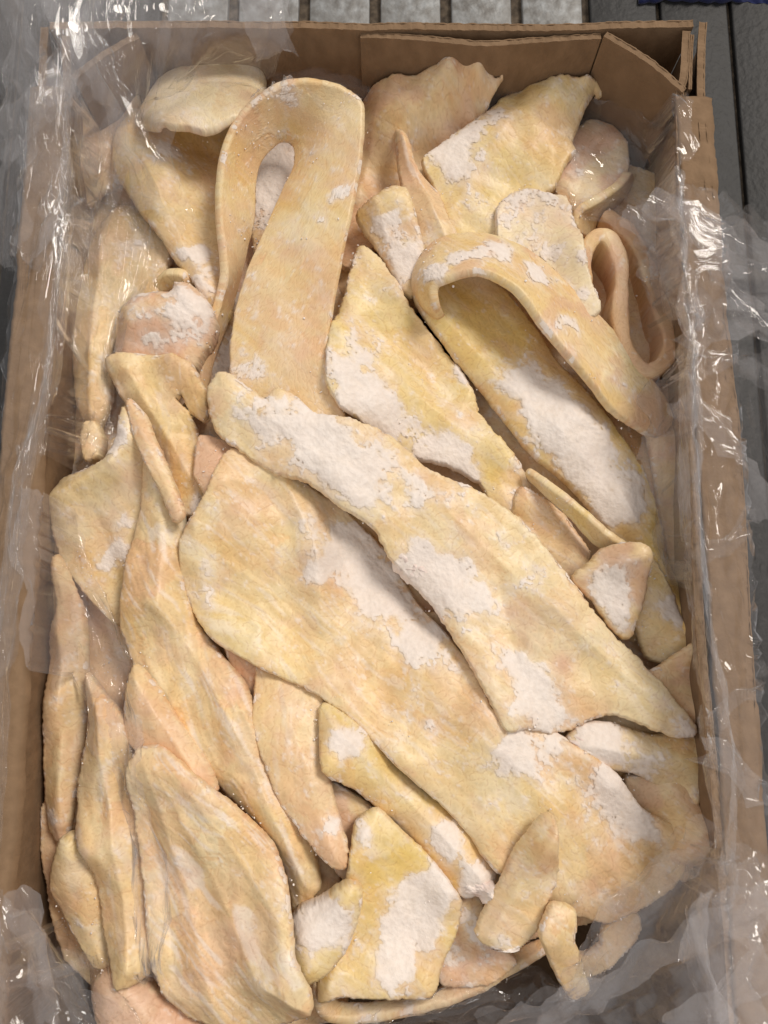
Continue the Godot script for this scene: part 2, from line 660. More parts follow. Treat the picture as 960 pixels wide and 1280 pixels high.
# ---------------------------------------------------------------- a thick strip standing on edge along a path: rounded section, `deep` centimetres high
func edge_strip(called: String, label: String, flat_list: Array, deep: float, opts: Dictionary) -> MeshInstance3D:
	var o := look(opts, 41)
	var n := flat_list.size() / 3
	var pts := PackedVector3Array()
	for i in n:
		pts.append(Vector3(flat_list[3 * i], flat_list[3 * i + 1], flat_list[3 * i + 2]))
	var path := PackedVector3Array()
	for i in n - 1:
		var steps := maxi(2, int(pts[i].distance_to(pts[i + 1]) / 0.12))
		for k in steps:
			path.append(pts[i].cubic_interpolate(pts[i + 1], pts[maxi(i - 1, 0)], pts[mini(i + 2, n - 1)], float(k) / steps))
	path.append(pts[n - 1])
	var half: float = o.t * 0.5
	var rim := 44
	var verts := PackedVector3Array()
	var cols := PackedColorArray()
	var uvs := PackedVector2Array()
	var idx := PackedInt32Array()
	var m := path.size()
	for i in m:
		var dir := (path[mini(i + 1, m - 1)] - path[maxi(i - 1, 0)])
		dir.y = 0.0
		var out := Vector3(-dir.z, 0, dir.x).normalized()
		var e := minf(float(i), float(m - 1 - i)) * 0.12 / half
		var thin := 1.0 if e >= 1.0 else sqrt(maxf(0.0, 1.0 - pow(1.0 - e, 2.0))) * 0.95 + 0.05
		var thick := half * thin * (1.0 + 0.35 * na.get_noise_2d(path[i].x * 2.2, path[i].z * 2.2 + 9.0) + 0.15 * nb.get_noise_2d(path[i].x, path[i].z))
		var sway := 0.5 * na.get_noise_2d(path[i].x * 1.5 + 40.0, path[i].z * 1.5)
		for k in rim:
			var a := TAU * k / rim
			var ca := cos(a)
			var sa := sin(a)
			var x := thick * signf(ca) * pow(absf(ca), 0.55)
			var y := signf(sa) * pow(absf(sa), 0.45)
			y = y * thick * 0.9 if y > 0.0 else y * deep
			var p := path[i] + out * (x + sway * minf(0.0, y) * 0.2) + Vector3(0, y - thick * 0.9, 0)
			var sk := skin(p, 1.0, o)
			p += (out * ca + Vector3(0, maxf(sa, 0.0), 0)) * (sk.a + 0.05 * nb.get_noise_3dv(p * 1.2))
			verts.append(p)
			cols.append(Color(sk.r, sk.g, sk.b))
			uvs.append(Vector2(i * 0.12, k * (2.0 * deep + 2.0 * half) / rim) * 0.1)
			raise_pile(p.x, p.z, p.y)
	for i in m - 1:
		for k in rim:
			var q := i * rim + k
			var w := i * rim + (k + 1) % rim
			idx.append_array([q, q + rim, w + rim, q, w + rim, w])
	for k in range(1, rim - 1):
		idx.append_array([0, k, k + 1])
		var z := (m - 1) * rim
		idx.append_array([z, z + k + 1, z + k])
	var at := Vector3.ZERO
	for p in path:
		at += p
	at /= m
	at.y -= deep
	var r := commit(called, verts, idx, cols, hide_mat, at, null, false, uvs)
	tag(r, label, "frozen hide", "frozen hide pieces packed in the box")
	return r

# ---------------------------------------------------------------- the flaky crust of frost on a piece: a skin just above it wherever frost lies, its edge broken up by the grain of the frost
func frost_on(piece: Node3D, verts: PackedVector3Array, quads: Array, ice: PackedFloat32Array, at: Vector3, ups: PackedVector3Array, uvs: PackedVector2Array, skin_cols: PackedColorArray) -> void:
	var used := {}
	var v := PackedVector3Array()
	var c := PackedColorArray()
	var uv := PackedVector2Array()
	var idx := PackedInt32Array()
	for q in quads:
		if ice[q[0]] + ice[q[1]] + ice[q[2]] + ice[q[3]] < 1.4:
			continue
		for k in q:
			if not used.has(k):
				used[k] = v.size()
				var p: Vector3 = verts[k]
				var u: Vector3 = ups[k] if ups.size() else Vector3.UP
				v.append(p + u * (0.012 + 0.035 * ice[k] + ice[k] * (0.03 * nc.get_noise_3dv(p * 1.6) + 0.05 * nb.get_noise_3dv(p * 1.5))))
				var lilac := clampf(0.5 + na.get_noise_3dv(p) * 1.3, 0.0, 1.0)
				var f := frost_c.lerp(Color(0.84, 0.72, 0.65), lilac * 0.4)
				f = skin_cols[k].lerp(f, clampf(0.12 + 0.72 * ice[k] + 0.7 * nb.get_noise_3dv(p * 1.3), 0.2, 0.95))
				c.append(Color(f.r, f.g, f.b, ice[k]))
				uv.append(uvs[k])
		idx.append_array([used[q[0]], used[q[1]], used[q[2]], used[q[0]], used[q[2]], used[q[3]]])
	if idx.size() > 60:
		var o := commit("frost_crust", v, idx, c, frost_mat, at, piece, false, uv)
		o.set_meta("kind", "stuff")

# a heap of frost frozen onto a piece: a rough, flattened lump
func frost_lump(piece: Node3D, x: float, z: float, rx: float, rz: float, h: float, angle: float) -> void:
	var verts := PackedVector3Array()
	var cols := PackedColorArray()
	var uvs := PackedVector2Array()
	var idx := PackedInt32Array()
	var na_ := 40
	var nr_ := 12
	var ca := cos(deg_to_rad(angle))
	var sa := sin(deg_to_rad(angle))
	for j in nr_ + 1:
		for i in na_:
			var r := float(j) / nr_
			var a := TAU * i / na_
			var rim := 1.0 + 0.30 * nb.get_noise_2d(cos(a) * 2.5 + x, sin(a) * 2.5 + z) + 0.22 * nc.get_noise_2d(cos(a) * 2.0 + x, sin(a) * 2.0 + z)
			var u := cos(a) * r * rim * rx
			var w := sin(a) * r * rim * rz
			var p := Vector3(x + u * ca - w * sa, 0, z + u * sa + w * ca)
			var bump := 0.35 * nb.get_noise_2d(p.x * 2.2, p.z * 2.2) + 0.18 * nc.get_noise_2d(p.x * 1.5, p.z * 1.5)
			p.y = pile_at(p.x, p.z) - 0.15 + h * sqrt(maxf(0.0, 1.0 - r * r)) * (1.0 + bump) + bump * h * 0.5 * (1.0 - r * r)
			verts.append(p)
			var f := frost_c.lerp(Color(0.84, 0.68, 0.62), clampf(0.35 + nb.get_noise_2d(p.x, p.z), 0.0, 0.8))
			cols.append(Color(f.r, f.g, f.b, 1.0))
			uvs.append(Vector2(p.x, p.z) * 0.1)
	for j in nr_:
		for i in na_:
			var k := j * na_ + i
			var k1 := j * na_ + (i + 1) % na_
			idx.append_array([k, k1 + na_, k1, k, k + na_, k1 + na_])
	commit("frost_lump", verts, idx, cols, lump_mat, piece.position / S, piece, false, uvs)

# ---------------------------------------------------------------- plastic film: a patch through rows of points, crumpled into facets
func film(called: String, parent: Node, rows: Array, o: Dictionary) -> void:
	var nr := rows.size()
	var ncol: int = rows[0].size() / 3
	var su: float = o.get("su", 1.0)
	var sv: float = o.get("sv", 1.0)
	var lu := 0.0
	var lv := 0.0
	var g := []
	for r in rows:
		var pts := PackedVector3Array()
		for i in ncol:
			pts.append(Vector3(r[3 * i], r[3 * i + 1], r[3 * i + 2]))
		g.append(pts)
	for i in range(1, nr):
		lv += g[i][ncol / 2].distance_to(g[i - 1][ncol / 2])
	for r in g:
		var l := 0.0
		for i in range(1, ncol):
			l += r[i].distance_to(r[i - 1])
		lu = maxf(lu, l)
	var cu := maxi(3, int(lu / su))
	var cv := maxi(3, int(lv / sv))
	var sub: int = o.get("sub", 4)
	var amp: float = o.get("amp", 0.4)
	var soft: float = o.get("soft", 0.25)
	var rng := RandomNumberGenerator.new()
	rng.seed = int(o.get("sd", 1.0) * 77.0) + 5
	# coarse crumple: every node of a coarse net is pushed about, and the net's triangles stay nearly flat between creases
	var push := PackedFloat32Array()
	var slide := PackedVector2Array()
	for j in cv + 1:
		for i in cu + 1:
			push.append(rng.randf_range(-1.0, 1.0) * amp)
			slide.append(Vector2(rng.randf_range(-0.35, 0.35), rng.randf_range(-0.35, 0.35)))
	var nu := cu * sub
	var nv := cv * sub
	var row := nu + 1
	var mid := PackedVector3Array()
	var offs := PackedFloat32Array()
	for j in nv + 1:
		for i in row:
			var x := float(i) / sub
			var z := float(j) / sub
			var ci := mini(int(x), cu - 1)
			var cj := mini(int(z), cv - 1)
			var fx := x - ci
			var fz := z - cj
			var k := cj * (cu + 1) + ci
			var w00 := 0.0
			var w10 := 0.0
			var w01 := 0.0
			var w11 := 0.0
			if (ci + cj) % 2 == 0:
				if fx > fz:
					w00 = 1.0 - fx
					w10 = fx - fz
					w11 = fz
				else:
					w00 = 1.0 - fz
					w01 = fz - fx
					w11 = fx
			else:
				if fx + fz < 1.0:
					w00 = 1.0 - fx - fz
					w10 = fx
					w01 = fz
				else:
					w11 = fx + fz - 1.0
					w10 = 1.0 - fz
					w01 = 1.0 - fx
			var off := w00 * push[k] + w10 * push[k + 1] + w01 * push[k + cu + 1] + w11 * push[k + cu + 2]
			var sl := slide[k] * w00 + slide[k + 1] * w10 + slide[k + cu + 1] * w01 + slide[k + cu + 2] * w11
			var fv := clampf((z + sl.y) / cv, 0.0, 1.0) * (nr - 1)
			var kr := mini(int(fv), nr - 2)
			var fu := clampf((x + sl.x) / cu, 0.0, 1.0) * (ncol - 1)
			var kk := mini(int(fu), ncol - 2)
			var q := []
			for c in [maxi(kk - 1, 0), kk, kk + 1, mini(kk + 2, ncol - 1)]:
				q.append(g[kr][c].cubic_interpolate(g[kr + 1][c], g[maxi(kr - 1, 0)][c], g[mini(kr + 2, nr - 1)][c], fv - kr))
			mid.append(q[1].cubic_interpolate(q[2], q[0], q[3], fu - kk))
			offs.append(off)
	var sd: float = o.get("sd", 1.0) * 31.7
	var uvs := PackedVector2Array()
	var turn: float = deg_to_rad(o.get("crease", 0.0))
	var verts := PackedVector3Array()
	for j in nv + 1:
		for i in row:
			var k := j * row + i
			var ds := mid[j * row + mini(i + 1, nu)] - mid[j * row + maxi(i - 1, 0)]
			var dw := mid[mini(j + 1, nv) * row + i] - mid[maxi(j - 1, 0) * row + i]
			var nn := dw.cross(ds).normalized()
			var q := mid[k] + nn * (offs[k] + soft * na.get_noise_3dv(mid[k] * 2.2 + Vector3(sd, 0, 0)))
			var e := minf(minf(i * su, (nu - i) * su), minf(j * sv, (nv - j) * sv)) / sub
			var loose := maxf(0.0, 1.0 - e / 1.5)
			q.x += loose * 1.0 * nb.get_noise_2d(q.x * 0.6 + sd, q.z * 0.6)
			q.z += loose * 1.0 * nb.get_noise_2d(q.x * 0.6, q.z * 0.6 + sd)
			if o.get("over", true) and q.x > -20.8 and q.x < 18.4 and q.z > -31.0 and q.z < 31.0:
				q.y = maxf(q.y, pile_at(q.x, q.z) + 0.12)
			if (q.x < -19.2 and q.x > -22.4) or (q.x > 17.6 and q.x < 20.8):
				if q.z > -26.5:
					q.y = maxf(q.y, 20.35 + 0.25 * absf(offs[k]))
			verts.append(q)
			var cm := Vector2(float(i) / sub * su, float(j) / sub * sv).rotated(turn)
			uvs.append(Vector2(cm.x * 0.065, cm.y * 0.02) + Vector2(sd, sd * 0.3))
	var idx := PackedInt32Array()
	for j in nv:
		for i in nu:
			var k := j * row + i
			if (i / sub + j / sub) % 2:
				idx.append_array([k, k + 1, k + row, k + 1, k + row + 1, k + row])
			else:
				idx.append_array([k, k + 1, k + row + 1, k, k + row + 1, k + row])
	commit(called, verts, idx, PackedColorArray(), [film_mat, hazy_mat, milky_mat][int(o.get("haze", 0))], Vector3(0, 20, 0), parent, false, uvs)

# ---------------------------------------------------------------- corrugated board: two liners with a fluted sheet between, standing on edge along a line
func board(called: String, parent: Node, at: Vector3, line: Array, y0: float, y1: float, th: float, o := {}) -> MeshInstance3D:
	var pts := PackedVector2Array()
	for i in line.size() - 1:
		var p: Vector2 = line[i]
		var q: Vector2 = line[i + 1]
		var p0: Vector2 = line[maxi(i - 1, 0)]
		var q1: Vector2 = line[mini(i + 2, line.size() - 1)]
		var steps := maxi(2, int(p.distance_to(q) / 0.11))
		for k in steps:
			pts.append(p.cubic_interpolate(q, p0, q1, float(k) / steps))
	pts.append(line[-1])
	var sd: float = o.get("sd", 1.0) * 13.3
	var lean: Vector2 = o.get("lean", Vector2.ZERO)
	var verts := PackedVector3Array()
	var idx := PackedInt32Array()
	var side := PackedVector2Array()
	for i in pts.size():
		side.append((pts[mini(i + 1, pts.size() - 1)] - pts[maxi(i - 1, 0)]).orthogonal().normalized())
	# each layer is a closed slab: inner and outer offset from the line, top and bottom
	for layer in 3:
		var s0 := verts.size()
		var run := 0.0
		for i in pts.size():
			if i:
				run += pts[i].distance_to(pts[i - 1])
			var c0 := 0.0
			var c1 := 0.0
			var top := y1
			var wav := 0.06 * nc.get_noise_2d(run * 0.5, sd) + 0.10 * na.get_noise_2d(run * 0.8, sd + 4.0)
			if layer == 0:
				c0 = -th * 0.5
				c1 = -th * 0.5 + 0.07
				wav += 0.05 * nc.get_noise_2d(run * 0.9, sd + 30.0)
			elif layer == 1:
				c0 = th * 0.5 - 0.07
				c1 = th * 0.5
				wav += 0.05 * nc.get_noise_2d(run * 0.9, sd + 60.0)
			else:
				c0 = -th * 0.5 + 0.06
				c1 = th * 0.5 - 0.06
				top -= 0.03 + 0.012 * sin(run / 0.62 * TAU) + 0.05 * nc.get_noise_2d(run * 0.9, sd + 80.0)
			top += wav
			var bulge := 0.10 * na.get_noise_2d(run * 0.5, sd + 20.0)
			for e in [[c0, top, 0.0], [c1, top, 0.0], [c1, y0 + (y1 - y0) * 0.86, 0.72], [c1, y0 + (y1 - y0) * 0.6, 1.0], [c1, y0, 0.3], [c0, y0, 0.3], [c0, y0 + (y1 - y0) * 0.6, 1.0], [c0, y0 + (y1 - y0) * 0.86, 0.72]]:
				var q: Vector2 = pts[i] + side[i] * (e[0] + bulge) + lean * e[2]
				verts.append(Vector3(q.x, e[1], q.y))
		for i in pts.size() - 1:
			var k := s0 + i * 8
			for e in 8:
				var f := (e + 1) % 8
				idx.append_array([k + e, k + 8 + e, k + 8 + f, k + e, k + 8 + f, k + f])
		var z := s0 + (pts.size() - 1) * 8
		for e in [[0, 1, 2, 7], [7, 2, 3, 6], [6, 3, 4, 5]]:
			idx.append_array([s0 + e[0], s0 + e[1], s0 + e[2], s0 + e[0], s0 + e[2], s0 + e[3], z + e[0], z + e[2], z + e[1], z + e[0], z + e[3], z + e[2]])
	return commit(called, verts, idx, PackedColorArray(), board_mat, at, parent, true)

# a folded strip of board lying over a wall: cross-section points (x, y) swept along z
func cap(called: String, parent: Node, at: Vector3, section: Array, z0: float, z1: float, sd: float) -> void:
	var n := int((z1 - z0) / 0.22)
	var verts := PackedVector3Array()
	var idx := PackedInt32Array()
	var m := section.size()
	var ctr := Vector2.ZERO
	for p in section:
		ctr += p
	ctr /= m
	for i in n + 1:
		var z := z0 + (z1 - z0) * i / n
		for k in m:
			var p: Vector2 = section[k]
			var rough := nc.get_noise_3d(z * 0.8, k * 3.0, sd) * 0.06 + na.get_noise_2d(z * 0.8, sd) * 0.16
			var dent := -0.16 * smooth01(0.25, 0.6, nb.get_noise_3d(z * 0.5, k * 0.4, sd + 9.0) * 1.5)
			verts.append(Vector3(p.x + rough, p.y + dent + na.get_noise_2d(z * 0.6, sd + 40.0) * 0.15, z))
	for i in n:
		for k in m:
			var a := i * m + k
			var b := i * m + (k + 1) % m
			idx.append_array([a, b, b + m, a, b + m, a + m])
	for k in range(1, m - 1):
		idx.append_array([0, k + 1, k])
		idx.append_array([n * m, n * m + k, n * m + k + 1])
	commit(called, verts, idx, PackedColorArray(), board_mat, at, parent)

func build_box() -> void:
	var at := Vector3(-0.7, 0, 0)
	var box := root_at("cardboard_box", at)
	tag(box, "open brown corrugated cardboard box packed with frozen hide pieces", "box")
	board("back_wall", box, at, [Vector2(-21.2, -31.3), Vector2(-10, -31.45), Vector2(0, -31.3), Vector2(10, -31.2), Vector2(19.6, -31.5)], 0.3, 20.0, 0.5, {"sd": 1})
	board("inner_panel", box, at, [Vector2(-1.5, -30.9), Vector2(2, -30.7), Vector2(6, -30.3), Vector2(10, -30.55), Vector2(13.8, -30.8)], 4.0, 19.75, 0.4, {"sd": 2})
	board("outer_wall", box, at, [Vector2(20.2, -31.6), Vector2(19.75, -26), Vector2(19.9, -15), Vector2(20.3, -4), Vector2(20.1, 8), Vector2(19.6, 20), Vector2(19.5, 32.5)], 0.3, 20.0, 0.5, {"sd": 3, "lean": Vector2(1.1, 0)})
	board("inner_wall", box, at, [Vector2(19.2, -31.0), Vector2(18.9, -28), Vector2(18.45, -25.5), Vector2(18.1, -15), Vector2(17.9, -5), Vector2(17.6, 6), Vector2(17.9, 20), Vector2(18, 32)], 0.35, 19.9, 0.5, {"sd": 4, "lean": Vector2(1.1, 0)})
	board("corner_flap", box, at, [Vector2(14.0, -30.75), Vector2(16.4, -29.0), Vector2(18.7, -26.7)], 5.0, 20.0, 0.42, {"sd": 5})
	board("side_panel", box, at, [Vector2(19.6, -30.9), Vector2(19.35, -29), Vector2(19.2, -27.0)], 5.0, 19.8, 0.22, {"sd": 12})
	board("outer_wall", box, at, [Vector2(-21.5, -31.2), Vector2(-21.3, -20), Vector2(-21.6, -5), Vector2(-21.9, 5), Vector2(-21.8, 20), Vector2(-21.4, 32.5)], 0.3, 20.0, 0.5, {"sd": 6, "lean": Vector2(-1.1, 0)})
	board("inner_wall", box, at, [Vector2(-20.1, -30.7), Vector2(-19.6, -20), Vector2(-19.9, -5), Vector2(-20.4, 5), Vector2(-20.2, 20), Vector2(-19.9, 32)], 0.35, 19.9, 0.5, {"sd": 7, "lean": Vector2(-1.1, 0)})
	board("corner_flap", box, at, [Vector2(-15.6, -30.7), Vector2(-17.6, -29.3), Vector2(-19.5, -27.6)], 5.0, 20.0, 0.42, {"sd": 8})
	board("front_wall", box, at, [Vector2(-21.2, 32.6), Vector2(0, 32.9), Vector2(19.3, 32.6)], 0.3, 20.0, 0.5, {"sd": 9})
	cap("rim_fold", box, at, [Vector2(18.15, 19.75), Vector2(18.12, 19.98), Vector2(18.3, 20.06), Vector2(19.2, 20.1), Vector2(20.0, 20.06), Vector2(20.42, 19.9), Vector2(20.5, 19.3), Vector2(20.42, 19.3), Vector2(20.3, 19.82), Vector2(19.9, 19.93), Vector2(18.4, 19.93)], -26.3, 33.0, 3.0)
	cap("rim_fold", box, at, [Vector2(-22.1, 19.2), Vector2(-22.1, 19.85), Vector2(-21.8, 20.06), Vector2(-20.9, 20.1), Vector2(-20.1, 20.05), Vector2(-19.7, 19.9), Vector2(-19.62, 19.3), Vector2(-19.7, 19.3), Vector2(-19.9, 19.8), Vector2(-20.2, 19.93), Vector2(-21.7, 19.9), Vector2(-22.0, 19.2)], -27.0, 33.0, 8.0)
	var v := PackedVector3Array()
	for c in [Vector3(-21.2, 0.1, -31.2), Vector3(19.6, 0.1, -31.2), Vector3(19.6, 0.1, 32.6), Vector3(-21.2, 0.1, 32.6)]:
		v.append(c)
		v.append(c + Vector3(0, 0.4, 0))
	commit("box_floor", v, PackedInt32Array([1, 3, 5, 1, 5, 7, 0, 4, 2, 0, 6, 4, 0, 2, 3, 0, 3, 1, 2, 4, 5, 2, 5, 3, 4, 6, 7, 4, 7, 5, 6, 0, 1, 6, 1, 7]), PackedColorArray(), board_mat, at, box, true)

func bar_mesh(w: float, l: float, h: float) -> ArrayMesh:
	# a floor rail with rounded top edges, running along z
	var st := SurfaceTool.new()
	st.begin(Mesh.PRIMITIVE_TRIANGLES)
	var sec := [Vector2(-w / 2, -h), Vector2(-w / 2, -0.12), Vector2(-w / 2 + 0.05, -0.03), Vector2(-w / 2 + 0.16, 0), Vector2(w / 2 - 0.16, 0), Vector2(w / 2 - 0.05, -0.03), Vector2(w / 2, -0.12), Vector2(w / 2, -h)]
	for i in sec.size() - 1:
		var a := Vector3(sec[i].x, sec[i].y, -l / 2) * S
		var b := Vector3(sec[i + 1].x, sec[i + 1].y, -l / 2) * S
		var dz := Vector3(0, 0, l) * S
		for p in [a, b, b + dz, a, b + dz, a + dz]:
			st.add_vertex(p)
	st.generate_normals()
	return st.commit()

func build_floor() -> void:
	var dirt := StandardMaterial3D.new()
	dirt.albedo_color = Color(0.17, 0.13, 0.09).linear_to_srgb()
	dirt.albedo_texture = noise_tex(31, 0.03, 5, Color(0.45, 0.43, 0.42), Color(1, 1, 1))
	dirt.uv1_triplanar = true
	dirt.uv1_scale = Vector3.ONE * 6.0
	dirt.roughness = 0.9
	var ground := MeshInstance3D.new()
	var pm := PlaneMesh.new()
	pm.size = Vector2(30, 30)
	ground.mesh = pm
	ground.material_override = dirt
	ground.name = "ground"
	ground.position.y = -0.006
	ground.set_meta("kind", "structure")
	add_child(ground)
	var metal := StandardMaterial3D.new()
	metal.albedo_color = Color(0.31, 0.32, 0.325).linear_to_srgb()
	metal.albedo_texture = noise_tex(32, 0.012, 6, Color(0.72, 0.69, 0.66), Color(1, 1, 1), 1024)
	metal.uv1_triplanar = true
	metal.uv1_world_triplanar = true
	metal.uv1_scale = Vector3(5.0, 5.0, 5.0)
	metal.albedo_texture.color_ramp.set_offset(0, 0.15)
	metal.albedo_texture.color_ramp.set_offset(1, 0.85)
	metal.roughness = 0.55
	metal.metallic = 0.25
	metal.heightmap_enabled = true
	metal.heightmap_texture = noise_tex(33, 0.05, 5, Color(0, 0, 0), Color(1, 1, 1))
	metal.heightmap_scale = 0.05
	var dark := metal.duplicate()  # shaded copy of the rail metal: shade beside the box put into its colour
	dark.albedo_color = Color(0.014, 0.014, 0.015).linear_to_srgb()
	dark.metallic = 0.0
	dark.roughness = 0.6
	var bm := bar_mesh(5.4, 420.0, 1.5)
	var wide := bar_mesh(6.0, 420.0, 1.5)
	for k in range(-9, 10):
		var o := MeshInstance3D.new()
		var x := -4.0 + k * 6.4
		var in_painted_shade := x > 17.0 or x < -17.0
		o.mesh = wide if in_painted_shade else bm
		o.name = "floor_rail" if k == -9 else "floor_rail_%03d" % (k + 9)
		o.material_override = dark if in_painted_shade else metal
		o.position = Vector3(x * S, 0.006, 0)
		ground.add_child(o, true)

func build_cloth() -> void:
	# a corner of blue knitted cloth on the floor behind the box, with a pale woven line
	var verts := PackedVector3Array()
	var cols := PackedColorArray()
	var idx := PackedInt32Array()
	var nx := 110
	var nz := 46
	for j in nz + 1:
		for i in nx + 1:
			var x := 23.0 + 0.16 * i
			var scallop := 0.22 * absf(sin(x * 2.1)) + 0.5 * na.get_noise_2d(x, 3.0)
			var z := -50.7 + scallop * (float(j) / nz) - (nz - j) * 0.18 + 0.02 * (x - 23.0)
			var e := minf(float(nz - j) * 0.18, float(i) * 0.16)
			var knit := 0.09 * sin(x * 7.0) * sin(z * 7.0)
			var y := 0.25 + 1.0 * (1.0 - exp(-e * 1.6)) + knit + 0.7 * na.get_noise_2d(x * 0.8, z * 0.8)
			verts.append(Vector3(x, y, z))
			var c := Color(0.012, 0.02, 0.10)
			if absf(e - 1.45) < 0.12 and i > 12:
				c = Color(0.22, 0.24, 0.30)
			cols.append(c)
	for j in nz:
		for i in nx:
			var k := j * (nx + 1) + i
			idx.append_array([k, k + 1, k + nx + 2, k, k + nx + 2, k + nx + 1])
	# the underside and the turned down rim
	var n0 := verts.size()
	for k in n0:
		verts.append(Vector3(verts[k].x, 0.03, verts[k].z))
		cols.append(cols[k])
	for j in nz:
		for i in nx:
			var k := n0 + j * (nx + 1) + i
			idx.append_array([k, k + nx + 2, k + 1, k, k + nx + 1, k + nx + 2])
	for i in nx:
		var k := nz * (nx + 1) + i
		idx.append_array([k, k + 1, k + 1 + n0, k, k + 1 + n0, k + n0])
	for j in nz:
		var k := j * (nx + 1)
		idx.append_array([k, k + nx + 1, k + nx + 1 + n0, k, k + nx + 1 + n0, k + n0])
	var m := StandardMaterial3D.new()
	m.vertex_color_use_as_albedo = true
	m.roughness = 0.9
	m.rim_enabled = true
	m.rim = 0.3
	var o := commit("blue_cloth", verts, idx, cols, m, Vector3(30, 0, -52))
	tag(o, "edge of a dark blue knitted cloth lying on the floor behind the box", "cloth")

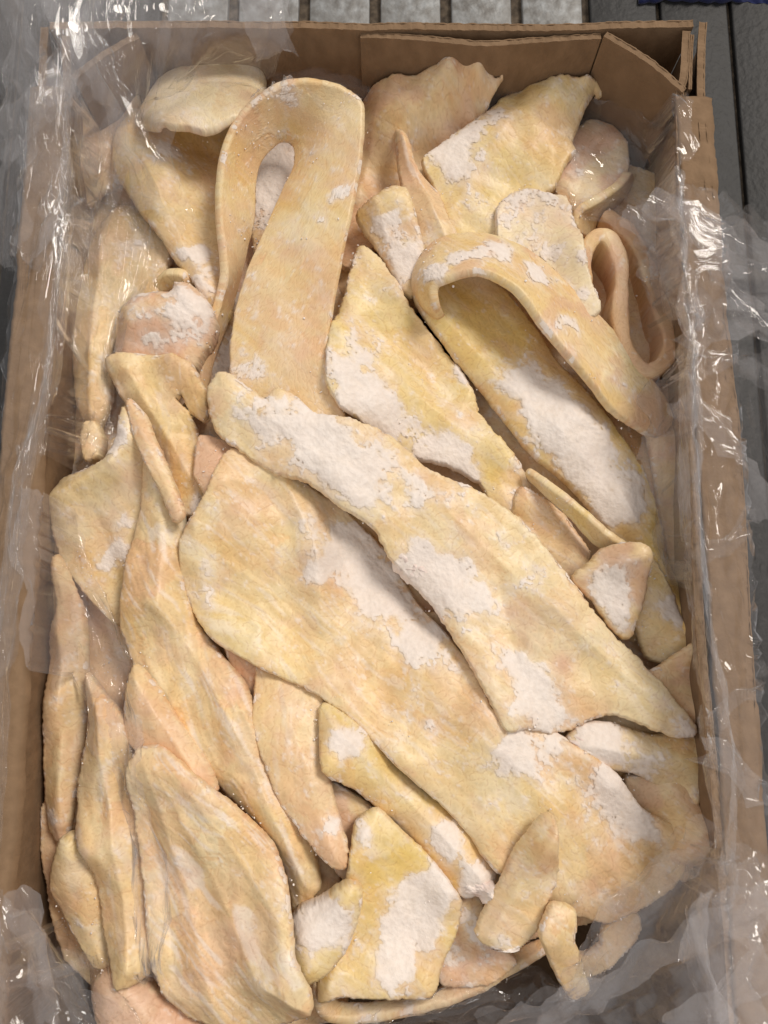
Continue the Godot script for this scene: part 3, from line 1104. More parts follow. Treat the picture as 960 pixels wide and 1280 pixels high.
func build_liner() -> void:
	var liner := root_at("plastic_liner", Vector3(0, 20, 0))
	tag(liner, "crumpled clear plastic liner folded out over the rim of the cardboard box", "plastic liner")
	film("draped_film", liner, [[-31.72, 13, -40.67, -23.16, 20.8, -33.63, -18.47, 21.2, -33.27, -18.67, 18, -36.16, -17.69, 16.2, -37.78, -16.81, 15.5, -38.41], [-26.95, 14, -30.76, -21.07, 20.6, -25.91, -19.51, 20.8, -25.77, -19.51, 17, -28.56, -18.18, 15, -30.03, -16.34, 15.6, -29.59], [-26.12, 15, -19.33, -21.15, 20.6, -16.35, -18.82, 20.7, -16.3, -19.49, 17, -18.27, -18.74, 14, -19.86, -15.07, 14.5, -19.59], [-27, 14, -8.55, -21.42, 20.6, -6.43, -19.36, 20.7, -6.4, -19.74, 16.5, -7.75, -19.29, 14, -8.55, -17.2, 14.3, -8.45], [-26.95, 14, -2.13, -21.48, 20.6, -0.81, -20.04, 20.7, -0.79, -20.74, 17, -1.53, -20.96, 15, -1.93, -20.41, 14.6, -2.01], [-27.58, 13, 4.96, -21.63, 20.6, 5.47, -20.27, 20.7, 5.48, -21.03, 16.5, 5.19, -21.16, 14, 5.02, -20.17, 13.7, 5], [-27.45, 13, 11.92, -21.57, 20.6, 11.46, -20.23, 20.7, 11.46, -21.22, 16, 11.74, -21.56, 13, 11.92, -20.86, 13, 11.92], [-26.99, 13, 19.49, -21.44, 20.6, 17.98, -20.14, 20.7, 17.96, -20.91, 16, 18.89, -20.91, 13, 19.49, -20.38, 12.6, 19.57], [-26.64, 13, 25.81, -21.21, 20.6, 23.42, -19.94, 20.7, 23.39, -20.23, 16, 24.86, -19.98, 13, 25.81, -18.28, 12.4, 25.99], [-26.19, 13, 30.58, -21.02, 20.6, 27.53, -19.69, 20.7, 27.49, -19.89, 16, 29.37, -19.18, 13, 30.58, -17.02, 12.4, 30.82]], {"su": 1.4, "sv": 3, "amp": 0.25, "soft": 0.2, "sd": 1, "crease": 0})
	film("bunched_film", liner, [[-25.11, 22, -33.67, -19.27, 23, -32.74, -14.61, 22.5, -33.21, -9.74, 22.5, -33.21, -5.32, 22, -33.67], [-24.51, 21.5, -29.63, -19.67, 22.5, -28.8, -15.01, 22.8, -28.55, -10.18, 22, -29.21, -5.79, 21.5, -29.63], [-23.3, 20.5, -27.37, -18.92, 21.5, -26.6, -15.44, 21, -26.71, -11.78, 19, -28.8, -6.93, 19, -29.67], [-21.51, 20.5, -23.26, -18.93, 21, -23.99, -16.39, 20, -25.25, -13.86, 17.8, -28.85, -8.54, 17.4, -28.97]], {"su": 2.2, "sv": 4, "amp": 1.1, "soft": 0.3, "sd": 2, "crease": 15, "haze": 1})
	film("hanging_pleat", liner, [[-20.39, 23, -31.64, -16.6, 23.5, -31.19, -12.71, 23, -31.64], [-19.05, 22.3, -25.73, -16.3, 22, -25.95, -14.01, 20, -27.47], [-19.06, 19, -20.97, -17.31, 18, -21.58, -16, 17, -22.19], [-19.09, 16.5, -15.76, -17.76, 15.6, -16.19, -15.32, 15, -16.48], [-19.34, 15, -9.84, -18.27, 14.8, -9.91, -17.09, 14.6, -9.98]], {"su": 1.1, "sv": 5, "amp": 0.7, "soft": 0.2, "sd": 3, "crease": 0, "haze": 1})
	film("bunched_film", liner, [[-31.71, 14, -39.77, -25.04, 17, -37.06, -17.74, 21.8, -32.72], [-31.45, 12, -32.24, -24.16, 18, -27.82, -18.73, 22, -24.88], [-30.24, 12, -25.23, -23.89, 17, -22.19, -18.93, 21.5, -19.45], [-30.71, 10, -19.49, -25.35, 14, -17.53, -20.11, 20.9, -14.16]], {"su": 2.2, "sv": 3.5, "amp": 1, "soft": 0.3, "sd": 4, "crease": 30, "haze": 1})
	film("hanging_pleat", liner, [[-25.08, 18, -36.16, -20.38, 21.8, -28.28, -17.4, 21.2, -23.85, -16.8, 18, -21.58], [-27.44, 16, -34.19, -21.16, 21.6, -24.64, -18.72, 21, -20.8, -19.01, 17, -18.82], [-30.93, 12, -32.89, -24.57, 18, -23.26, -19.87, 21, -16.65, -19.71, 17, -13.9]], {"su": 1.6, "sv": 1.6, "amp": 0.8, "soft": 0.2, "sd": 14, "crease": 60, "haze": 1})
	film("bunched_film", liner, [[15.76, 15, -23.29, 17.2, 16.5, -22.38, 18.01, 19.5, -20.45, 19.32, 21, -18.97, 21.86, 18, -19.81, 25.62, 14, -21.04], [16.33, 15, -20.77, 17.32, 16.8, -19.77, 17.63, 20.8, -17.53, 19.31, 21.8, -16.47, 23.61, 17.5, -18, 27.65, 14, -19.28], [16.76, 14.8, -17.71, 17.61, 16.5, -16.86, 17.51, 20.9, -14.67, 19.29, 22, -13.87, 23.68, 18, -15.31, 27.49, 15, -16.76], [17.67, 14.6, -13.85, 17.9, 16.5, -13.04, 17.52, 20.8, -11.22, 19.31, 21.4, -10.96, 24.4, 16, -13.26, 28.28, 14, -14.1], [18.53, 14.5, -10.02, 18.19, 16.5, -9.32, 17.56, 20.6, -7.87, 19.51, 20.9, -7.77, 25.03, 14, -10.2, 29.49, 11, -11.25]], {"su": 2.2, "sv": 1.3, "amp": 0.7, "soft": 0.25, "sd": 5, "crease": 80, "haze": 1})
	film("draped_film", liner, [[18.26, 14.2, -11.78, 18.25, 17, -10.71, 17.56, 20.6, -9.33, 19.89, 20.8, -9.26, 25.9, 13, -12.24, 31.22, 8, -14.15], [17.22, 14, -5.31, 18.08, 16, -4.79, 17.41, 20.5, -3.62, 19.88, 20.7, -3.56, 26.1, 12, -5.83, 31.38, 7, -7.13], [17.09, 13.8, 0.95, 17.86, 16, 1.26, 17.24, 20.5, 1.91, 19.66, 20.7, 1.94, 25.83, 12, 0.69, 30.74, 7, -0.03], [18, 13.5, 6.99, 18.12, 16, 7.07, 17.16, 20.5, 7.21, 19.39, 20.7, 7.21, 26.03, 11, 6.92, 30.12, 7, 6.79], [18.9, 13.3, 12.86, 18.57, 16, 12.65, 17.42, 20.5, 12.3, 19.23, 20.7, 12.29, 25.78, 11, 13.04, 29.54, 7, 13.35], [18.03, 13.8, 18.42, 18.44, 16, 18.02, 17.59, 20.5, 17.2, 19.07, 20.7, 17.17, 25.54, 11, 18.93, 28.76, 8, 19.47], [17.5, 14, 21.98, 18.08, 17, 21.24, 17.67, 20.8, 20.29, 18.91, 21, 20.24, 25.02, 12, 22.48, 27.92, 9, 23.22]], {"su": 1.4, "sv": 2, "amp": 0.25, "soft": 0.2, "sd": 6, "crease": 40, "haze": 1})
	film("bunched_film", liner, [[17.4, 14.3, 18.1, 18.07, 17, 18.05, 17.86, 21, 17.7, 19.3, 21.5, 17.8, 22.51, 19, 18.3], [14.49, 14.8, 20.9, 16.1, 17, 20.82, 17.08, 21.5, 20.12, 18.9, 22, 20.18, 21.81, 20, 20.88], [11.45, 14.8, 24.17, 14.6, 17, 23.73, 16.58, 21.3, 22.64, 18.7, 22, 22.61, 21.37, 20.5, 23.07], [9.66, 14.5, 27.04, 13.15, 17, 26.18, 15.74, 21, 24.79, 18.55, 22, 24.63, 21.19, 20.5, 25.15], [8.64, 14.5, 29.98, 12.02, 17.5, 28.77, 15.01, 21.5, 27.17, 18.36, 22, 26.97, 20.98, 20.5, 27.57]], {"su": 1.6, "sv": 1.1, "amp": 0.55, "soft": 0.3, "sd": 7, "crease": 60, "haze": 1})
	film("film_fold", liner, [[16.27, 21.6, 19.52, 17.58, 22.4, 19.44, 19.48, 22.6, 19.55], [15.61, 21.8, 21.18, 17.04, 23, 20.85, 19.19, 23, 20.92], [15.26, 21.6, 22.73, 16.95, 22.6, 22.65, 19.32, 22.8, 22.73], [15.79, 21.6, 26.77, 17.26, 22.4, 26.45, 19.39, 22.4, 26.45]], {"su": 0.9, "sv": 1.4, "amp": 0.5, "soft": 0.2, "sd": 8, "crease": 20, "haze": 2})
	film("bunched_film", liner, [[-22.37, 20.8, 19.51, -19.97, 20.5, 20.05, -19.55, 18.5, 21.27], [-21.89, 21.3, 22.07, -18.85, 20.8, 22.22, -18.11, 18, 23.63], [-21.59, 21.5, 24.25, -18.17, 21, 24.6, -16.11, 18, 25.83], [-21.1, 22, 26.97, -17.38, 21.5, 27.17, -14.02, 18, 28.57]], {"su": 1.3, "sv": 1.3, "amp": 0.5, "soft": 0.25, "sd": 9, "crease": 40, "haze": 1})
	film("draped_film", liner, [[-20.75, 16, 24.03, -18.93, 13.5, 24.55, -15.84, 12.6, 25.49], [-20.35, 16.5, 26.35, -18.12, 14, 27, -13.19, 13, 28.52], [-19.94, 17, 28.97, -17.12, 15, 29.78, -10.1, 14, 30.18]], {"su": 1.2, "sv": 1.2, "amp": 0.3, "soft": 0.25, "sd": 10, "crease": 70, "haze": 1})
	film("draped_film", liner, [[3.88, 11.8, 26.63, 8.23, 12, 26.39, 12.75, 12.4, 25.99], [-1.9, 12.6, 28.66, 5.19, 13, 28.34, 11.39, 13.8, 27.93], [-4.59, 14, 30.18, 4.96, 15, 29.78, 11.6, 16.5, 29.17]], {"su": 1.6, "sv": 0.9, "amp": 0.35, "soft": 0.2, "sd": 11, "crease": 80, "haze": 1})
	film("film_fold", liner, [[-8.2, 14, -33.03, -4.47, 14.6, -32.69, -0.57, 13.8, -32.68], [-7.81, 16.4, -30.2, -4.28, 16.8, -30.38, -0.77, 15, -31.02], [-8.5, 16.6, -27.08, -4.77, 17, -28.68, -1, 14.6, -29.83]], {"su": 0.8, "sv": 0.8, "amp": 0.3, "soft": 0.2, "sd": 12, "crease": 80, "haze": 2})
	film("film_fold", liner, [[8.55, 14.2, -32.63, 11.67, 15, -32.88, 14.37, 14.8, -32.41], [7.28, 15, -30.15, 10.67, 15.6, -30.93, 14.71, 15.4, -30.96], [6.04, 14.8, -27.73, 9.35, 15, -29.42, 12.9, 15.2, -30.01]], {"su": 1, "sv": 0.9, "amp": 0.35, "soft": 0.2, "sd": 13, "crease": 60, "haze": 1})
	film("bunched_film", liner, [[13.79, 14.6, -30.82, 16.32, 15.6, -29.22, 18.7, 16.5, -26.56], [12.7, 14.8, -26.82, 16.3, 16, -25.6, 18.88, 17, -23.44], [12.24, 14.8, -23.23, 15.99, 15.6, -22.57, 18.38, 17, -21.28], [13.27, 15, -20.48, 16.25, 15.2, -20.26, 17.92, 16, -19.48]], {"su": 1.1, "sv": 1.1, "amp": 0.45, "soft": 0.2, "sd": 15, "crease": 45, "haze": 1})
	film("clinging_film", liner, [[-21.05, 14.6, -0.98, -20.29, 15, -0.91, -19.48, 15, -0.91], [-20.71, 14.4, 2.05, -19.32, 14.9, 2.11, -18.29, 15, 2.12], [-19.91, 14.2, 6.03, -17.82, 14.8, 6.06, -16.09, 15, 6.07], [-18.54, 14.2, 10.41, -16.49, 14.8, 10.39, -14.69, 15, 10.39], [-16.4, 14.3, 14.66, -15.08, 14.7, 14.61, -13.71, 15, 14.58], [-14.85, 14.6, 18.72, -13.94, 14.8, 18.69, -12.81, 15.2, 18.61], [-13.86, 14.4, 26.22, -13.12, 14.4, 26.22, -12.2, 14.8, 26.09]], {"su": 0.6, "sv": 3, "amp": 0.12, "soft": 0.05, "sd": 16, "crease": 0, "haze": 2})
	film("clinging_film", liner, [[-19.79, 15, -22.23, -17.68, 15.2, -22.11, -15.87, 15, -22.23], [-20.26, 14.6, -17.24, -18.06, 14.8, -17.14, -14.66, 14.6, -17.24], [-20.12, 14.4, -12.26, -18.63, 14.6, -12.18, -16.79, 14.6, -12.18], [-19.91, 14.4, -7.34, -18.85, 14.6, -7.28, -17.04, 14.6, -7.28], [-20.89, 14.6, -3.05, -19.62, 15, -2.96, -18.23, 15, -3.48]], {"su": 0.8, "sv": 3.5, "amp": 0.2, "soft": 0.05, "sd": 17, "crease": 0, "haze": 0})
	film("bunched_film", liner, [[16.53, 15.2, -22.7, 17.61, 17, -21.4, 17.78, 20.6, -18.94, 19.08, 22, -17.51, 22.45, 18.5, -18.27], [17.26, 15.2, -19.22, 17.69, 17.4, -17.78, 17.67, 21.4, -15.42, 19.54, 22.6, -14.31, 25.22, 17, -16.34], [17.79, 15.2, -16.38, 18.02, 17.4, -14.79, 17.68, 21.4, -12.68, 19.76, 22.2, -12.07, 25.56, 17, -14.33], [18.68, 15, -12.57, 18.19, 18, -11.1, 17.94, 20.9, -9.71, 20.74, 20.6, -10.31, 26.7, 15, -13.68]], {"su": 2, "sv": 1.1, "amp": 0.6, "soft": 0.3, "sd": 18, "crease": 75, "haze": 2})
	film("bunched_film", liner, [[-24.66, 23, -33.86, -19.85, 24, -32.9, -15.57, 24, -32.36, -11.45, 23.5, -32.83, -6.26, 23, -32.74], [-22.63, 22.5, -29.89, -18.12, 24, -28.08, -14.4, 24, -28.08, -10.95, 23, -29.46, -6.5, 22.5, -29.89], [-20.4, 21.5, -26.88, -17.51, 22.5, -25.04, -14.41, 22, -26.49, -11.1, 21, -28.81, -6.99, 20.5, -29.33], [-18.7, 20, -22.51, -16.72, 20.5, -20.85, -15.53, 19.5, -25.05, -12.89, 18.6, -28.76, -8.18, 18.4, -28.92]], {"su": 1.8, "sv": 3.4, "amp": 1, "soft": 0.3, "sd": 19, "crease": -15, "haze": 1})
	film("bunched_film", liner, [[16.61, 15.6, 18.45, 17.69, 18, 18.29, 17.82, 21.6, 17.78, 19.48, 22, 17.9], [13.7, 15.6, 21.07, 15.85, 18, 20.91, 17.09, 22, 20.18, 19.11, 22.4, 20.27], [10.98, 15.6, 24.57, 13.84, 18, 24.04, 16.05, 21.6, 22.92, 18.72, 22.4, 22.67], [9.29, 15.4, 27.35, 12.64, 18, 26.42, 15.3, 21.6, 25.13, 18.55, 22.4, 24.85], [8.76, 15.4, 29.62, 12.11, 18, 28.57, 14.85, 22, 26.97, 18.39, 22.4, 26.81]], {"su": 1, "sv": 0.8, "amp": 0.4, "soft": 0.3, "sd": 20, "crease": 55, "haze": 2})
	film("film_fold", liner, [[-18.34, 23.5, -31.9, -19.34, 23.75, -30.96, -20.6, 23.4, -30.57], [-15.29, 20.5, -25.67, -16.03, 20.75, -24.98, -16.97, 20.4, -24.73], [-11.45, 17.5, -19.14, -12.4, 17.75, -18.41, -13.49, 17.4, -18.01]], {"su": 0.7, "sv": 2, "amp": 0.14, "soft": 0.1, "sd": 30, "haze": 1, "crease": 0})
	film("film_fold", liner, [[-25.53, 20, -23.85, -23.99, 20.25, -22.35, -22.77, 19.9, -21.25], [-21.38, 21.5, -26.33, -20.3, 21.75, -25.2, -19.49, 21.4, -24.52], [-17.93, 23, -29.21, -16.73, 23.25, -27.91, -15.76, 22.9, -27.1]], {"su": 0.7, "sv": 2, "amp": 0.14, "soft": 0.1, "sd": 31, "haze": 1, "crease": 0})
	film("film_fold", liner, [[-10.28, 24.5, -30.1, -11.43, 24.75, -30.06, -12.75, 24.4, -30.56], [-12.21, 20.5, -25.99, -13.06, 20.75, -25.94, -14.08, 20.4, -26.33], [-13.68, 16.5, -20.9, -14.75, 16.75, -20.92, -16.01, 16.4, -21.29]], {"su": 0.7, "sv": 2, "amp": 0.14, "soft": 0.1, "sd": 32, "haze": 1, "crease": 0})
	film("film_fold", liner, [[-6.43, 23, -32.71, -7.74, 23.25, -31.96, -9.16, 22.9, -31.77], [-6.15, 21.5, -31, -7.09, 21.75, -30.42, -8.13, 21.4, -30.34], [-5.25, 20, -29.37, -6.4, 20.25, -28.74, -7.64, 19.9, -28.57]], {"su": 0.7, "sv": 2, "amp": 0.14, "soft": 0.1, "sd": 33, "haze": 2, "crease": 0})
	film("film_fold", liner, [[-19.81, 22, -32.36, -21.47, 22.25, -32.32, -23.41, 21.9, -32.82], [-21.1, 20.5, -23.95, -22.23, 20.75, -23.9, -23.66, 20.4, -24.27], [-21.65, 19, -15.47, -23, 19.25, -15.49, -24.65, 18.9, -15.81]], {"su": 0.7, "sv": 2, "amp": 0.14, "soft": 0.1, "sd": 34, "haze": 1, "crease": 0})
	film("film_fold", liner, [[-16.64, 23.5, -27.76, -17.32, 23.75, -27.23, -18.22, 23.4, -27.19], [-15.83, 20.25, -24.43, -16.32, 20.5, -24.02, -17.02, 20.15, -24.02], [-14.47, 17, -20.67, -15.11, 17.25, -20.24, -15.92, 16.9, -20.15]], {"su": 0.7, "sv": 2, "amp": 0.14, "soft": 0.1, "sd": 35, "haze": 2, "crease": 0})
	film("film_fold", liner, [[-14.62, 21, -24.27, -15.58, 21.25, -24.36, -16.74, 20.9, -24.87], [-16.59, 18.5, -20.54, -17.27, 18.75, -20.57, -18.15, 18.4, -20.97], [-18.18, 16, -16.33, -19.01, 16.25, -16.43, -20.07, 15.9, -16.83]], {"su": 0.7, "sv": 2, "amp": 0.14, "soft": 0.1, "sd": 36, "haze": 1, "crease": 0})
	film("film_fold", liner, [[-14.31, 24.5, -29.63, -15.21, 24.75, -30.06, -16.33, 24.4, -31.04], [-16.92, 23.25, -26.91, -17.54, 23.5, -27.17, -18.39, 23.15, -27.92], [-19.17, 22, -23.81, -19.92, 22.25, -24.17, -20.93, 21.9, -24.97]], {"su": 0.7, "sv": 2, "amp": 0.14, "soft": 0.1, "sd": 37, "haze": 2, "crease": 0})
	film("film_fold", liner, [[-18.73, 21.5, 20.19, -19.36, 21.75, 20.81, -20.23, 21.4, 21.59], [-16.52, 19.75, 23.77, -16.97, 20, 24.18, -17.63, 19.65, 24.79], [-13.84, 18, 27.21, -14.42, 18.25, 27.7, -15.17, 17.9, 28.42]], {"su": 0.7, "sv": 2, "amp": 0.14, "soft": 0.1, "sd": 38, "haze": 1, "crease": 0})
	film("film_fold", liner, [[-17.88, 20.5, 20.23, -18.6, 20.75, 20.3, -19.57, 20.4, 20.53], [-17.35, 20.25, 23.62, -17.84, 20.5, 23.64, -18.55, 20.15, 23.85], [-16.5, 20, 26.91, -17.09, 20.25, 26.93, -17.89, 19.9, 27.17]], {"su": 0.7, "sv": 2, "amp": 0.14, "soft": 0.1, "sd": 39, "haze": 2, "crease": 0})
	film("film_fold", liner, [[-19.68, 21.8, 23.5, -19.36, 22.05, 24.06, -19.29, 21.7, 24.82], [-17.87, 19.65, 23.82, -17.62, 19.9, 24.22, -17.6, 19.55, 24.81], [-15.9, 17.5, 23.8, -15.64, 17.75, 24.31, -15.56, 17.4, 25.02]], {"su": 0.7, "sv": 2, "amp": 0.14, "soft": 0.1, "sd": 40, "haze": 1, "crease": 0})
	film("film_fold", liner, [[16.36, 17.5, -20.97, 15.57, 17.75, -19.95, 14.96, 17.4, -19.28], [20.59, 17.75, -16.24, 19.98, 18, -15.53, 19.62, 17.65, -15.1], [24.95, 18, -12.04, 24.23, 18.25, -11.26, 23.81, 17.9, -10.73]], {"su": 0.7, "sv": 2, "amp": 0.14, "soft": 0.1, "sd": 41, "haze": 2, "crease": 0})
	film("film_fold", liner, [[16.04, 18.5, -17.14, 15.76, 18.75, -15.74, 15.67, 18.4, -14.65], [20.18, 18.75, -16.11, 19.93, 19, -15.09, 19.91, 18.65, -14.37], [24.36, 19, -15.61, 24.04, 19.25, -14.45, 24.01, 18.9, -13.58]], {"su": 0.7, "sv": 2, "amp": 0.14, "soft": 0.1, "sd": 42, "haze": 1, "crease": 0})
	film("film_fold", liner, [[16.71, 20, -20.17, 16.22, 20.25, -19.15, 15.94, 19.9, -18.48], [19.31, 20, -18.59, 18.92, 20.25, -17.84, 18.77, 19.9, -17.42], [22.05, 20, -17.39, 21.59, 20.25, -16.54, 21.41, 19.9, -16.01]], {"su": 0.7, "sv": 2, "amp": 0.14, "soft": 0.1, "sd": 43, "haze": 2, "crease": 0})
	film("film_fold", liner, [[17.34, 19.5, -10.51, 17.03, 19.75, -9.66, 16.92, 19.4, -9.04], [20.39, 18.75, -9.82, 20.12, 19, -9.19, 20.1, 18.65, -8.78], [23.61, 18, -9.43, 23.29, 18.25, -8.7, 23.25, 17.9, -8.18]], {"su": 0.7, "sv": 2, "amp": 0.14, "soft": 0.1, "sd": 44, "haze": 1, "crease": 0})
	film("film_fold", liner, [[18.13, 19.5, -7.55, 17.13, 19.75, -6.7, 16.35, 19.4, -6.06], [20.95, 18.25, -4.25, 20.18, 18.5, -3.65, 19.67, 18.15, -3.2], [24.22, 17, -1.18, 23.31, 17.25, -0.5, 22.69, 16.9, 0.07]], {"su": 0.7, "sv": 2, "amp": 0.14, "soft": 0.1, "sd": 45, "haze": 2, "crease": 0})
	film("film_fold", liner, [[16.76, 21, 11.1, 16.95, 21.25, 11.42, 17.36, 20.9, 11.78], [19.65, 18.5, 9.8, 19.76, 18.75, 10.04, 20.11, 18.4, 10.31], [22.64, 16, 8.17, 22.79, 16.25, 8.49, 23.2, 15.9, 8.8]], {"su": 0.7, "sv": 2, "amp": 0.14, "soft": 0.1, "sd": 46, "haze": 1, "crease": 0})
	film("film_fold", liner, [[17.13, 20.5, 12.06, 16.45, 20.75, 12.7, 15.98, 20.4, 13.39], [19.66, 18.75, 14.1, 19.13, 19, 14.55, 18.83, 18.65, 15.07], [22.57, 17, 15.97, 21.93, 17.25, 16.5, 21.55, 16.9, 17.13]], {"su": 0.7, "sv": 2, "amp": 0.14, "soft": 0.1, "sd": 47, "haze": 2, "crease": 0})
	film("film_fold", liner, [[16.67, 19.8, 2.03, 16.98, 20.05, 2.75, 17.51, 19.7, 3.39], [19.32, 18.9, 0.71, 19.51, 19.15, 1.25, 19.94, 18.8, 1.69], [21.91, 18, -0.97, 22.14, 18.25, -0.32, 22.64, 17.9, 0.22]], {"su": 0.7, "sv": 2, "amp": 0.14, "soft": 0.1, "sd": 48, "haze": 1, "crease": 0})
	film("film_fold", liner, [[5.99, 17, 27.65, 6.48, 17.25, 28.48, 7.04, 16.9, 29.54], [12.81, 20, 23.36, 13.08, 20.25, 23.91, 13.51, 19.9, 24.66], [18.73, 23, 19.03, 18.98, 23.25, 19.68, 19.48, 22.9, 20.49]], {"su": 0.7, "sv": 2, "amp": 0.14, "soft": 0.1, "sd": 49, "haze": 2, "crease": 0})
	film("film_fold", liner, [[9.82, 16, 25.95, 10.49, 16.25, 26.44, 11.29, 15.9, 27.12], [13.54, 18.25, 21.14, 13.96, 18.5, 21.47, 14.55, 18.15, 21.96], [16.73, 20.5, 16.34, 17.19, 20.75, 16.76, 17.87, 20.4, 17.28]], {"su": 0.7, "sv": 2, "amp": 0.14, "soft": 0.1, "sd": 50, "haze": 1, "crease": 0})
	film("film_fold", liner, [[13.92, 21.6, 25.57, 14.55, 21.85, 26.31, 15.36, 21.5, 27.28], [16.38, 22.3, 23.75, 16.78, 22.55, 24.25, 17.4, 22.2, 24.97], [18.51, 23, 21.61, 18.97, 23.25, 22.23, 19.68, 22.9, 23.03]], {"su": 0.7, "sv": 2, "amp": 0.14, "soft": 0.1, "sd": 51, "haze": 2, "crease": 0})
	film("film_fold", liner, [[16.27, 22.6, 20.08, 15.38, 22.85, 20.15, 14.69, 22.5, 20.37], [16.43, 22.55, 23.26, 15.77, 22.8, 23.27, 15.33, 22.45, 23.48], [16.91, 22.5, 26.31, 16.16, 22.75, 26.31, 15.63, 22.4, 26.56]], {"su": 0.7, "sv": 2, "amp": 0.14, "soft": 0.1, "sd": 52, "haze": 2, "crease": 0})
	film("film_fold", liner, [[5.14, 14.5, 28.46, 5.45, 14.75, 29.05, 5.82, 14.4, 29.86], [8.78, 15.5, 26.73, 8.96, 15.75, 27.12, 9.25, 15.4, 27.73], [12.18, 16.5, 24.77, 12.38, 16.75, 25.24, 12.72, 16.4, 25.92]], {"su": 0.7, "sv": 2, "amp": 0.14, "soft": 0.1, "sd": 53, "haze": 1, "crease": 0})
	film("film_fold", liner, [[-0.63, 14, 28.7, -0.46, 14.25, 29.24, -0.3, 13.9, 30.02], [3.34, 14.25, 27.94, 3.43, 14.5, 28.31, 3.57, 14.15, 28.89], [7.22, 14.5, 26.93, 7.31, 14.75, 27.38, 7.48, 14.4, 28.03]], {"su": 0.7, "sv": 2, "amp": 0.14, "soft": 0.1, "sd": 54, "haze": 1, "crease": 0})
	film("clinging_film", liner, [[16.26, 15.6, -9.63, 17.85, 16.6, -9.28, 18.05, 19.8, -8.16], [16.17, 15.4, -4.94, 17.74, 16.4, -4.68, 17.86, 19.8, -3.8], [16.73, 15.2, -0.36, 17.66, 16.4, -0.16, 17.67, 19.8, 0.43], [17.64, 15, 4.6, 18.11, 16.2, 4.69, 17.56, 19.8, 4.97]], {"su": 0.8, "sv": 1.6, "amp": 0.2, "soft": 0.1, "sd": 80, "haze": 2, "crease": 0})

